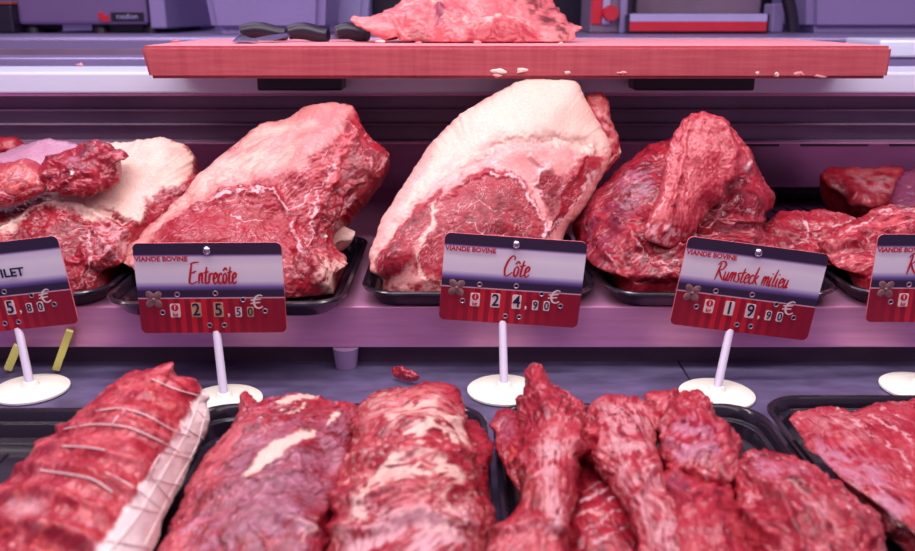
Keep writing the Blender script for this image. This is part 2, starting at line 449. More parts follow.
tray(TU, -.1985, .822, ZS, 0, 'black plastic tray under the rib roast behind the Entrecôte price tag', UP)
tray(TU, .0185, .8500, ZS, 0, 'black plastic tray under the large rib roast behind the Côte price tag', UP)
tray(TU, .2335, .8485, ZS, 0, 'black plastic tray under the round red rump behind the Rumsteck milieu tag', UP)
tray(TU, .449, .8485, ZS, 0, 'black plastic tray at right end of the raised shelf under the folded steaks', UP)
tray(TU, .455, 1.10, ZS, 0, 'black plastic tray in the second row under the small far steak', UP)
tray(TL, -.3475, .4420, .0003, 0, 'black plastic tray at bottom left around the string-tied rolled roast', LO)
tray(TL, -.0885, .4500, .0003, 0, 'black plastic tray holding the two wide flat cuts side by side', LO)
tray(TL, .1265, .4500, .0003, 0, 'black plastic tray under the heap of long loose red muscles', LO).scale.x = .92
tray(TL, .3400, .4650, .0003, 0, 'black plastic tray at bottom right under the thin flat steak', LO)

# ------------------------------------------------------------------ chopping board
def board_mat():
    m, nt, b = newmat('red_board'); L = nt.links
    tc = nd(nt, 'ShaderNodeTexCoord'); mp = nd(nt, 'ShaderNodeMapping'); mp.inputs['Scale'].default_value = (6, 6, 90)
    w = nd(nt, 'ShaderNodeTexNoise'); w.inputs['Scale'].default_value = 3; w.inputs['Detail'].default_value = 8
    mp2 = nd(nt, 'ShaderNodeMapping'); mp2.inputs['Scale'].default_value = (160, 20, 6)
    w2 = nd(nt, 'ShaderNodeTexNoise'); w2.inputs['Scale'].default_value = 1; w2.inputs['Detail'].default_value = 4
    L.new(tc.outputs['Object'], mp.inputs[0]); L.new(mp.outputs[0], w.inputs[0]); L.new(tc.outputs['Object'], mp2.inputs[0]); L.new(mp2.outputs[0], w2.inputs[0])
    ad = nd(nt, 'ShaderNodeMix', data_type='FLOAT'); ad.inputs[0].default_value = .4; L.new(w.outputs['Fac'], ad.inputs[2]); L.new(w2.outputs['Fac'], ad.inputs[3])
    rp = nd(nt, 'ShaderNodeValToRGB'); e = rp.color_ramp.elements
    e[0].position = .3; e[0].color = srgb(166, 62, 75); e[1].position = .75; e[1].color = srgb(190, 92, 98)
    L.new(ad.outputs[0], rp.inputs[0]); L.new(rp.outputs[0], b.inputs['Base Color']); b.inputs['Roughness'].default_value = .55
    bp = nd(nt, 'ShaderNodeBump'); bp.inputs['Strength'].default_value = .3; bp.inputs['Distance'].default_value = .001
    L.new(ad.outputs[0], bp.inputs['Height']); L.new(bp.outputs[0], b.inputs['Normal']); return m
M['board'] = board_mat()
M['boardtop'] = basic('board_top_scraped_lit_edge', srgb(236, 150, 160), rough=.5, var=.12, scale=20, stretch=(1, 6, 1), bump=.2)
BZ0, BZ1 = .2428, .2742
bd = empty('chopping_board', (0, 1.02, BZ0), 'thick red chopping board lying across the bright top rail', 'chopping board')
bm = MB(); L0 = atY(140, 50, .9)[0]; L0b = atY(149, 77, .9)[0]; R0 = atY(893, 50, .897)[0]; R0b = atY(888, 78, .897)[0]
vs = [bm.bm.verts.new(v) for v in ((L0b, .90, BZ0), (R0b, .897, BZ0), (R0b-.012, 1.147, BZ0), (L0b+.0, 1.150, BZ0), (L0, .90, BZ1), (R0, .897, BZ1), (R0-.012, 1.147, BZ1), (L0+.0, 1.150, BZ1))]
for f in ((3, 2, 1, 0), (4, 5, 6, 7), (0, 1, 5, 4), (1, 2, 6, 5), (2, 3, 7, 6), (3, 0, 4, 7)): bm.bm.faces.new([vs[i] for i in f])
bmesh.ops.bevel(bm.bm, geom=list(bm.bm.edges), offset=.003, segments=2, affect='EDGES')
slab = bm.build('slab', M['board'], bd)
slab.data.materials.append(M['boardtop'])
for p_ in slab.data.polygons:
    if p_.normal.z > .3: p_.material_index = 1  # upper bevels share the pale top colour, which paints the edge highlight
for x0, x1, zb in ((259, 343, 93), (633, 752, 91)):
    a = atY(x0, 85, .975)[0]; c = atY(x1, 85, .975)[0]
    MB().box(a, c, .965, 1.0030, .2255, BZ0+.0004, .002).build('cleat', M['dark3'] if 'dark3' in M else M['black'], bd)

# ------------------------------------------------------------------ price tags
def panel_mat():
    m, nt, b = newmat('price_tag_print'); L = nt.links
    tc = nd(nt, 'ShaderNodeTexCoord'); sx = nd(nt, 'ShaderNodeSeparateXYZ'); L.new(tc.outputs['Object'], sx.inputs[0])
    mr = nd(nt, 'ShaderNodeMapRange'); mr.inputs['From Min'].default_value = -46.5/148*.12; mr.inputs['From Max'].default_value = 46.5/148*.12
    L.new(sx.outputs['Z'], mr.inputs['Value'])
    rp = nd(nt, 'ShaderNodeValToRGB'); cr = rp.color_ramp; cr.elements.remove(cr.elements[0])
    dk = srgb(50, 36, 66)
    stops = [(0, (.0, .0, .0, 1)), (.385, (0, 0, 0, 1)), (.386, srgb(215, 170, 185)), (.398, srgb(215, 170, 185)), (.399, dk), (.475, dk), (.515, srgb(120, 96, 170)), (.58, srgb(232, 226, 240)), (.75, srgb(244, 240, 246)), (.85, srgb(226, 216, 236)), (.875, srgb(110, 80, 140)), (.885, dk), (1, dk)]
    cr.elements[0].position = 0; cr.elements[0].color = stops[0][1]
    for p_, c in stops[1:]:
        e = cr.elements.new(p_); e.color = c
    L.new(mr.outputs[0], rp.inputs[0])
    # stripes in the lower field
    mx = nd(nt, 'ShaderNodeMath', operation='MULTIPLY'); mx.inputs[1].default_value = 148/.12/11*2*math.pi/1.0; L.new(sx.outputs['X'], mx.inputs[0])
    sn = nd(nt, 'ShaderNodeMath', operation='SINE'); L.new(mx.outputs[0], sn.inputs[0])
    mr2 = nd(nt, 'ShaderNodeMapRange'); mr2.inputs['From Min'].default_value = -.25; mr2.inputs['From Max'].default_value = .25; L.new(sn.outputs[0], mr2.inputs['Value'])
    st = nd(nt, 'ShaderNodeMix', data_type='RGBA'); st.inputs['A'].default_value = srgb(150, 14, 44); st.inputs['B'].default_value = srgb(204, 30, 50); L.new(mr2.outputs[0], st.inputs['Factor'])
    # printed fade to wine red at both ends
    ab = nd(nt, 'ShaderNodeValToRGB'); ab.color_ramp.elements[0].position = 0; ab.color_ramp.elements[0].color = (1, 1, 1, 1)
    mr3 = nd(nt, 'ShaderNodeMapRange'); mr3.inputs['From Min'].default_value = -.06; mr3.inputs['From Max'].default_value = .06; L.new(sx.outputs['X'], mr3.inputs['Value'])
    ab.color_ramp.elements[1].position = 1; ab.color_ramp.elements[1].color = (1, 1, 1, 1)
    for p_, c in ((.18, .6), (.32, 0), (.5, 0), (.72, .75)):
        e = ab.color_ramp.elements.new(p_); e.color = (c, c, c, 1)
    L.new(mr3.outputs[0], ab.inputs[0])
    st2 = nd(nt, 'ShaderNodeMix', data_type='RGBA'); L.new(ab.outputs[0], st2.inputs['Factor']); L.new(st.outputs['Result'], st2.inputs['A']); st2.inputs['B'].default_value = srgb(142, 16, 46)
    lt = nd(nt, 'ShaderNodeMath', operation='LESS_THAN'); lt.inputs[1].default_value = .3855; L.new(mr.outputs[0], lt.inputs[0])
    fin = nd(nt, 'ShaderNodeMix', data_type='RGBA'); L.new(lt.outputs[0], fin.inputs['Factor']); L.new(rp.outputs[0], fin.inputs['A']); L.new(st2.outputs['Result'], fin.inputs['B'])
    L.new(fin.outputs['Result'], b.inputs['Base Color']); b.inputs['Roughness'].default_value = .42
    return m
M['panel'] = panel_mat()
M['edge'] = basic('tag_edge', srgb(230, 120, 130), rough=.5, var=.05)
S = .12/148
def rrect_mesh(hw, hh, r, th, name='panel'):
    bm = bmesh.new(); pts = []
    for cx, cz, a0 in ((hw-r, hh-r, 0), (-hw+r, hh-r, 90), (-hw+r, -hh+r, 180), (hw-r, -hh+r, 270)):
        for k in range(9):
            a = math.radians(a0+90*k/8); pts.append((cx+r*math.cos(a), cz+r*math.sin(a)))
    A = [bm.verts.new((x, 0, z)) for x, z in pts]; B = [bm.verts.new((x, th, z)) for x, z in pts]
    bm.faces.new(A); bm.faces.new(B[::-1])
    for k in range(len(A)): bm.faces.new((A[k], B[k], B[(k+1) % len(A)], A[(k+1) % len(A)]))
    bmesh.ops.recalc_face_normals(bm, faces=bm.faces)
    me = bpy.data.meshes.new(name); bm.to_mesh(me); bm.free(); return me
PANEL = rrect_mesh(74*S, 47.3*S, 6*S, .0016)
PANEL.materials.append(M['panel']); PANEL.materials.append(M['edge'])
for p_ in PANEL.polygons:
    if abs(p_.normal.y) < .5: p_.material_index = 1
    elif p_.normal.y > .5: p_.material_index = 1
GL = {
 'E': ([[(.58, 1.02), (.3, 1.0), (.08, .93)], [(.17, .97), (.09, .5), (.03, .06), (.2, .0), (.48, .12)], [(.10, .50), (.25, .53), (.42, .60)]], .52),
 'C': ([[(.44, .80), (.42, .97), (.3, 1.0), (.13, .75), (.03, .35), (.08, .03), (.2, 0), (.42, .2)]], .46),
 'R': ([[(.16, .92), (.10, .5), (.02, -.02)], [(-.02, .80), (.12, .97), (.32, 1.02), (.44, .85), (.34, .62), (.14, .50)], [(.16, .50), (.28, .25), (.46, .02)]], .47),
 'n': ([[(.08, .50), (.05, .2), (.03, 0)], [(.05, .28), (.14, .48), (.22, .50), (.22, .25), (.21, .03), (.30, .06)]], .31),
 'm': ([[(.08, .50), (.05, .2), (.03, 0)], [(.05, .28), (.13, .48), (.20, .48), (.19, .2), (.18, 0)], [(.19, .28), (.28, .48), (.35, .48), (.34, .2), (.34, .03), (.42, .06)]], .43),
 't': ([[(.17, .80), (.11, .4), (.09, .05), (.15, .0), (.25, .1)], [(-.02, .52), (.13, .53), (.28, .58)]], .25),
 'r': ([[(.08, .50), (.05, .2), (.03, 0)], [(.05, .28), (.12, .44), (.22, .50), (.26, .44)]], .25),
 'e': ([[(.05, .22), (.20, .30), (.24, .44), (.16, .52), (.06, .38), (.04, .12), (.12, -.01), (.27, .12)]], .27),
 'c': ([[(.24, .40), (.20, .50), (.10, .42), (.04, .2), (.08, .02), (.16, 0), (.27, .12)]], .26),
 'o': ([[(.16, .50), (.06, .38), (.04, .12), (.12, 0), (.22, .12), (.24, .38), (.16, .50), (.12, .46)]], .28),
 'ô': ([[(.16, .50), (.06, .38), (.04, .12), (.12, 0), (.22, .12), (.24, .38), (.16, .50), (.12, .46)], [(.05, .60), (.18, .74), (.28, .62)]], .28),
 'u': ([[(.07, .50), (.04, .2), (.07, .02), (.16, .05), (.22, .3), (.25, .50)], [(.25, .50), (.22, .15), (.25, 0), (.32, .08)]], .32),
 's': ([[(.22, .46), (.15, .52), (.08, .42), (.16, .26), (.17, .08), (.08, -.01), (0, .06)]], .23),
 'k': ([[(.16, .95), (.09, .5), (.03, 0)], [(.27, .50), (.16, .32), (.08, .26)], [(.10, .27), (.18, .1), (.30, .0)]], .30),
 'i': ([[(.08, .50), (.04, .15), (.07, 0), (.14, .08)], [(.10, .66), (.12, .72)]], .19),
 'l': ([[(.16, .95), (.08, .5), (.04, .1), (.09, 0), (.16, .08)]], .19),
 ' ': ([], .22)}
def ribbon(bm, pts, w, y):
    p = spline(np.array(pts), max(6, len(pts)*6), closed=False); n = len(p)
    d = np.gradient(p, axis=0); d /= np.linalg.norm(d, axis=1)[:, None]+1e-9
    A = []; B = []; T = []
    for i in range(n):
        k = w*(.62+.45*math.sin(math.pi*min(1, (i+.8)/(n-.2)))); nx, nz = -d[i][1], d[i][0]
        k *= .8+.35*abs(d[i][1])
        A.append(bm.verts.new((p[i][0]+nx*k/2, y, p[i][1]+nz*k/2))); B.append(bm.verts.new((p[i][0]-nx*k/2, y, p[i][1]-nz*k/2)))
    for i in range(n-1):
        bm.faces.new((A[i], B[i], B[i+1], A[i+1]))
def brush(text, cx, cz, width, height, Mx):
    """brush lettering, centred, in tag pixels"""
    tot = sum(GL[c][1] for c in text); k = width/(tot*height)*1.0
    bm = bmesh.new(); x = 0; ns = 0
    for c in text:
        st, adv = GL[c]
        for s in st:
            ribbon(bm, [((cx-width/2+(x+a+.08*b)*k*height)*S, (cz+(b-.42)*height)*S) for a, b in s], .088*height*S, -.0004-.00002*ns); ns += 1
        x += adv
    bmesh.ops.transform(bm, matrix=Mx, verts=bm.verts)
    me = bpy.data.meshes.new('lettering'); bm.to_mesh(me); bm.free(); return me
def text_mesh(body, size, cx, cz, Mx, bold=0., sxx=1., y=-.0006, shear=0, ext=.00015, align='CENTER'):
    cu = bpy.data.curves.new('t', 'FONT'); cu.body = body; cu.size = size; cu.align_x = align; cu.align_y = 'CENTER'; cu.offset = bold; cu.extrude = ext; cu.shear = shear; cu.resolution_u = 3
    o = bpy.data.objects.new('t', cu); COL.objects.link(o)
    bpy.context.view_layer.update()
    me = bpy.data.meshes.new_from_object(o.evaluated_get(bpy.context.evaluated_depsgraph_get()))
    bpy.data.objects.remove(o); bpy.data.curves.remove(cu)
    me.transform(Mx @ Matrix.Translation((cx, y, cz)) @ Matrix.Rotation(math.radians(90), 4, 'X') @ Matrix.Diagonal((sxx, 1, 1, 1)))
    return me
def price_tag(label, cpx, cpy, Y, roll, yaw, title, digits, base_px, base_Y, brushw, tiltback=0, cards=None, bx=None):
    c = atY(cpx, cpy, Y); bc = atY(base_px, 390, base_Y); bc[2] = 0
    root = empty('price_tag', tuple(bc), label, 'price tag', 'price tags on white stands')
    R = Matrix.Translation(Vector(c)) @ Matrix.Rotation(math.radians(yaw), 4, 'Z') @ Matrix.Rotation(math.radians(-tiltback), 4, 'X') @ Matrix.Rotation(math.radians(roll), 4, 'Y')
    pn = bpy.data.objects.new('panel', PANEL); COL.objects.link(pn); pn.parent = root
    pn.matrix_local = Matrix.Translation(-Vector(bc)) @ R
    def T(u, v, y=0): return R @ Vector((u*S, y, v*S))
    # stand
    b = MB(); b.lathe(bc, [(0, 0.0004), (.0298, .0004), (.0308, .0012), (.0308, .0028), (.0295, .0038), (.018, .0048), (.0075, .006), (.0052, .009), (0, .009)], 72); b.build('base', M['white'], root, True)
    foot = Vector(bc)+Vector((0, 0, .006)); top = T(bx if bx is not None else 5, -45.2, .0035); 
    b = MB(); b.cone(foot, top-(top-foot).normalized()*.002, .0036, .0034, 20); b.build('pole', M['clear'], root, True)
    b = MB(); b.cone(top-(top-foot).normalized()*.004, T(bx if bx is not None else 5, -36, .0035), .0018, .0018, 12)
    b.build('clip_pin', M['metal'], root, True)
    # rivets
    b = MB(); b.ball(T(0, 40, -.0005), .0037, n=20); b.build('rivet', M['metal'], root, True)
    for u, v in ((-34, -6), (4.5, -5), (-50.5, -25), (-4, -39), (11, -39), (32, -12), (53.5, -24)):
        b = MB(); ring = [R @ Vector((u*S+.0019*math.cos(t), -.0004, v*S+.0019*math.sin(t))) for t in np.linspace(0, 2*math.pi, 17)]
        b.tube(ring, .00055, 8); o = b.build('eyelet', M['eyelet'], root, True)
        b = MB(); b.cone(T(u, v, -.0003), T(u, v, .001), .0018, .0018, 12); b.build('eyelet_hole', M['ink'], o)
    if title != 'FILET':
        link('header_text', text_mesh('VIANDE BOVINE', 6.9*S, -46.5*S+.0*S, 31*S, R, bold=.00016, sxx=1.04), M['redink'], root, False)
        link('cut_name', brush(title, brushw[0], 14.5, brushw[1], brushw[2], R), M['redink'], root, False)
    else:
        link('cut_name', text_mesh('FILET', 12.5*S, brushw[0]*S, 14*S, R, bold=.0002, sxx=1.1), M['ink'], root, False)
    # flower
    b = MB()
    for a in (45, 130, 225, 310):
        b2 = bmesh.new(); bmesh.ops.create_uvsphere(b2, u_segments=14, v_segments=8, radius=1)
        Mx = R @ Matrix.Translation((-58*S+math.cos(math.radians(a))*5.5*S, -.0003, -11*S+math.sin(math.radians(a))*5.5*S)) @ Matrix.Rotation(math.radians(-a), 4, 'Y') @ Matrix.Diagonal((5.4*S, .0007, 3.8*S, 1))
        bmesh.ops.transform(b2, matrix=Mx, verts=b2.verts); me = bpy.data.meshes.new('x'); b2.to_mesh(me); b2.free(); b.bm.from_mesh(me); bpy.data.meshes.remove(me)
    b.ball(T(-58, -11, -.0006), 1.8*S)
    b.build('flower', M['flower'], root, True)
    # unit card
    me = rrect_mesh(5*S, 7.2*S, 1.6*S, .0005); me.transform(R @ Matrix.Translation((-37.5*S, -.0006, -23*S))); uc = link('unit_card', me, M['paper'], root, False)
    b = MB(); b.cone((0, -.0008, 0), (0, -.0006, 0), 3.7*S, 3.7*S, 24); b.xform(R @ Matrix.Translation((-37.5*S, 0, -19.8*S))); b.build('unit_dot', M['redink'], uc)
    link('unit_text', text_mesh('1', 6.0*S, -37.5*S, -19.8*S, R, bold=.0001, y=-.0011), M['paper'], uc, False)
    link('unit_text', text_mesh('kg', 6.0*S, -37.5*S, -27.2*S, R, bold=.0001, y=-.0009), M['redink'], uc, False)
    xs_ = [-16, 6.5, 26.5, 38.5]
    for i, (ch, x) in enumerate(zip(digits, xs_)):
        big = i < 2; hw, hh = (4.8, 7.6) if big else (3.2, 5.2); z = -22.5 if big else -25
        worn = cards and cards[i]
        me = rrect_mesh(hw*S, hh*S, 1.3*S, .0005); me.transform(R @ Matrix.Translation((x*S, -.0006, z*S)))
        dc = link('digit_card', me, M['oldpaper'] if worn else M['paper'], root, False)
        link('numeral', text_mesh(ch, (18.5 if big else 12)*S, x*S, z*S, R, bold=.00022 if big else .00012, y=-.0009, sxx=.9), M['ink'], dc, False)
    link('comma', text_mesh(',', 15*S, 16.5*S, -24*S, R, bold=.0001), M['paper'], root, False)
    be = bmesh.new()
    for q, e in enumerate(([(56,-9.5),(53,-8.5),(49,-11),(47,-16),(48.5,-21),(52,-22.5),(56,-20.5)], [(44,-14),(50,-13.2),(54.5,-12.8)], [(43.5,-17.5),(49,-16.8),(53.5,-16.3)])):
        ribbon(be, [((x_-4.5)*S, (z_+1.5)*S) for x_, z_ in e], 1.9*S, -.0004-.00002*q)
    bmesh.ops.transform(be, matrix=R, verts=be.verts); me = bpy.data.meshes.new('euro_sign'); be.to_mesh(me); be.free(); link('euro_sign', me, M['paper'], root, False)
    return root
price_tag('white-stand price tag lettered Entrecôte in red script, price 25,50', 210.5, 288.5, .692, -.4, 0, 'Entrecôte', '2550', 223.5, .667, (3, 48, 22), cards=(1, 1, 0, 1), bx=1)
price_tag('white-stand price tag lettered Côte in red script, price 24,90', 512.5, 281, .723, 4.6, 2, 'Côte', '2490', 504, .688, (3, 27, 22), bx=-6)
price_tag('white-stand price tag lettered Rumsteck milieu, tilted to the right, price 19,90', 749, 289.5, .708, 8.0, 2, 'Rumsteck milieu', '1990', 717, .680, (0, 77, 19.5), bx=-8)
price_tag('white-stand price tag ending in ILET at the left edge, tilted up, price ending 5,80', -1, 287.5, .712, -6.8, -2, 'FILET', '3580', 31, .690, (15, 40), bx=6)
price_tag('white-stand price tag cut off at the right edge, showing only Ru', 942, 279, .716, .8, 2, 'Rumsteck', '1990', 918, .694, (-14, 50, 22), bx=-10)

# ------------------------------------------------------------------ behind the board
ZW = .2706
def pbox(px0, px1, y, z0, z1, dep, mb, bev=.004):
    a = atY(px0, 20, y)[0]; c = atY(px1, 20, y)[0]; mb.box(a, c, y, y+dep, z0, z1, bev); return a, c
mc = empty('vacuum_machine', (-.46, 1.70, ZW), 'grey purple machine with a dark brand plate and red logo on the rear worktop', 'machine')
b = MB(); a_, c_ = pbox(18, 148, 1.60, .285, .47, .30, b, .006); b.build('housing', M['machine'], mc)
b = MB(); pbox(150, 166, 1.585, .2790, .46, .30, b, .003); b.build('side_cheek', M['pale'], mc)
for px in (30, 98, 150):
    b = MB(); x = atY(px, 20, 1.62)[0]; b.cone((x, 1.63, ZW), (x, 1.63, .287), .016, .014, 20); b.build('foot', M['black'], mc)
b = MB(); pbox(95, 143, 1.63, ZW+.0005, .2865, .20, b, .002); b.build('underbody', M['black'], mc)
b = MB(); pl = pbox(111, 144, 1.5975, .2905, .3055, .004, b, .001); bp_ = b.build('brand_plate', M['black'], mc)
link('brand_lettering', text_mesh('medion', .0125, (pl[0]+pl[1])/2, .2985, Matrix.Translation((0, 1.5975, 0)), y=-.0006), M['stripe'], bp_, False)
b = MB(); pbox(98.5, 103.5, 1.5975, .293, .306, .004, b, .001); pbox(101.5, 109, 1.5970, .2895, .3015, .004, b, .001); b.build('red_logo', M['red'], mc)
b = MB(); pbox(-30, 13, 1.58, ZW+.0005, .318, .2, b, .004); o = b.build('storage_box', M['black'], None); tag(o, 'dark box with a red brown lid at far left behind the counter', 'box')
b = MB(); pbox(-32, 13.5, 1.578, .318, .323, .204, b, .002); lid = b.build('lid', M['brown'], None); lid.parent = o; lid.location = lid.location-o.location
# pale tub
def taper(px0, px1, pxb0, pxb1, y, z1, dep, mat, name, lab, cat):
    t0 = atY(px0, 0, y)[0]; t1 = atY(px1, 0, y)[0]; b0 = atY(pxb0, 30, y)[0]; b1 = atY(pxb1, 30, y)[0]
    b = MB(); b.box(0, 1, 0, 1, 0, 1)
    for v in b.bm.verts:
        u, d_, w_ = v.co; x0 = b0+(t0-b0)*w_; x1 = b1+(t1-b1)*w_; in_ = .012*(1-w_)
        v.co = Vector((x0+(x1-x0)*u, y+in_+(dep-2*in_)*d_, ZW+.0004+(z1-ZW)*w_))
    bmesh.ops.bevel(b.bm, geom=[e for e in b.bm.edges], offset=.014, segments=4, affect='EDGES')
    o = b.build(name, mat, None, True); return tag(o, lab, cat)
taper(196, 330, 209, 322, 1.50, .42, .22, M['pale'], 'food_tub', 'large pale lilac plastic tub behind the knives on the worktop', 'tub')
taper(322, 372, 328, 366, 1.74, .40, .10, M['stripe'], 'food_tub', 'narrow blue lilac tub between the wide tub and the top meat', 'tub')
b = MB(); pbox(172, 200, 1.92, ZW+.0005, .45, .12, b); tag(b.build('appliance', M['black']), 'black appliance between the branded machine and the pale tub', 'appliance')
b = MB(); pbox(372, 800, 1.86, ZW+.0005, .62, .10, b); tag(b.build('appliance', M['black']), 'wide black appliance standing in shadow behind the top meat', 'appliance')
# red item with round knob
sl = empty('slicer', (.25, 1.55, ZW), 'appliance with a red panel and round red knob right of the top meat', 'slicer')
b = MB(); pbox(590, 626, 1.60, ZW+.0005, .46, .12, b, .003); b.build('body', M['dark'], sl)
b = MB(); pbox(591, 602, 1.596, .285, .45, .008, b, .002); b.build('red_panel', M['red'], sl)
b = MB(); pbox(602.5, 610, 1.594, .285, .45, .008, b, .002); b.build('pale_strip', M['stripe'], sl)
b = MB(); c = atY(611, 13, 1.58); b.cone((c[0], 1.575, c[2]), (c[0], 1.60, c[2]), .0125, .0135, 24); b.build('knob', M['red'], sl, True)
b = MB(); pbox(620, 627, 1.58, ZW+.0005, .44, .01, b, .002); b.build('side_rod', M['pale'], sl)
# striped box
bxo = empty('striped_carton', (.44, 1.52, ZW), 'long carton with a pale lilac and a red stripe behind the board', 'carton')
b = MB(); pbox(628, 770, 1.55, ZW+.0005, .303+.0005, .12, b, .003); b.build('body', M['black'], bxo)
x0 = atY(630, 20, 1.548)[0]; x1 = atY(767, 20, 1.548)[0]
for za, zb, mt, nm in ((.2750, .2905, 'red', 'red_stripe'), (.2905, .3030, 'stripe', 'pale_stripe')):
    b = MB(); b.box(x0, x1, 1.5465, 1.5505, za, zb, .0006, 1); b.build(nm, M[mt], bxo)
bxo.rotation_euler.y = 0
b = MB(); pbox(635, 760, 1.68, ZW+.0005, .36, .10, b, .004); tag(b.build('appliance', M['dark']), 'dark purple appliance directly behind the striped carton', 'appliance')
b = MB(); pts = [atY(x, y, 1.58) for x, y in ((783, -30), (786, -8), (791, 12), (793, 31))]; b.tube(pts, .011, 14); tag(b.build('machine_arm', M['black'], None, True), 'curved black arm standing right of the striped carton', 'arm')
b = MB(); pbox(772, 784, 1.62, ZW+.0005, .32, .05, b, .003); tag(b.build('bottle', M['pale'], None), 'small pale lilac bottle shape beside the black curved arm', 'bottle')
taper(800, 985, 812, 975, 1.60, .47, .22, M['pale'], 'food_tub', 'large lilac tub at the upper right corner of the worktop', 'tub')
b = MB(); a_ = atY(874, 50, 1.17)[0]; b.box(a_, a_+.20, 1.155, 1.26, .2509, .2725, .003); tag(b.build('white_block', M['rail']), 'white slab on the rear rail beyond the right end of the board', 'slab')
# yellow strips added in place of a yellow reflection in the shelf lip
for k, (p0, p1, lb) in enumerate((((70, 330), (56, 371), 'yellow green strip imitating a reflection in the shelf edge right of the leftmost tag stand'), ((18, 345), (8, 372), 'short yellow green strip imitating a reflection in the shelf edge behind the leftmost tag stand'))):
    a_ = atY(p0[0], p0[1], .736); c_ = atY(p1[0], p1[1], .730); c_[2] = .003
    d_ = Vector(a_)-Vector(c_); b = MB(); b.box(-.003, .003, -.003, .003, 0, d_.length, .0004, 1)
    b.xform(Matrix.Translation(Vector(c_)) @ d_.to_track_quat('Z', 'Y').to_matrix().to_4x4()); tag(b.build('reflection_strip', M['yellow']), lb, 'strip')
# knives on the board
def knife(label, hx0, hx1, hy, Y, tipx, tipY, flip=False):
    a_ = atZ(hx0, 40, BZ1); xa = atY(hx0, 30, Y)[0]; xb = atY(hx1, 30, Y)[0]
    root = empty('knife', ((xa+xb)/2, Y, BZ1), label, 'knife', 'knives on the chopping board')
    b = MB(); n = 12; pts = []; rr = []
    for t in np.linspace(0, 1, n):
        pts.append((xa+(xb-xa)*t, Y+.004*math.sin(t*3), BZ1+.0095+.0022*math.sin(t*5))); rr.append(.0085*(.55+.45*math.sin(math.pi*(.12+.8*t)))+.001)
    b.tube(pts, rr, 14); b.build('handle', M['black'], root, True)
    xt = atY(tipx, 35, tipY)[0]; hx, sgn = (xb, 1) if abs(xt-xb) < abs(xt-xa) else (xa, -1)
    b = MB(); v = [(hx-sgn*.004, Y+.008, BZ1+.009), (hx-sgn*.004, Y-.010, BZ1+.006), (xt-sgn*.03, tipY-.012, BZ1+.002), (xt, tipY, BZ1+.0015), (hx+(xt-hx)*.5, (Y+tipY)/2+.012, BZ1+.006)]
    lo = [b.bm.verts.new(p) for p in v]; b.bm.faces.new(lo)
    r = bmesh.ops.extrude_face_region(b.bm, geom=list(b.bm.faces))
    for g in r['geom']:
        if isinstance(g, bmesh.types.BMVert): g.co.z += .0012
    b.build('blade', M['blade'], root)
knife('black-handled knife at left on the board with its blade pointing to the front', 240, 286, 30, 1.06, 232, .965)
knife('black-handled knife in the middle of the board beside the pale tub', 288, 328, 30, 1.02, 246, 1.0)
knife('black-handled knife tucked against the left end of the top meat', 336, 368, 30, 1.03, 322, 1.055)
# ------------------------------------------------------------------ meats
from mathutils.bvhtree import BVHTree
TF = ZS+.0038
def thing(o, label, cat='meat', group=None): return tag(o, label, cat, group)

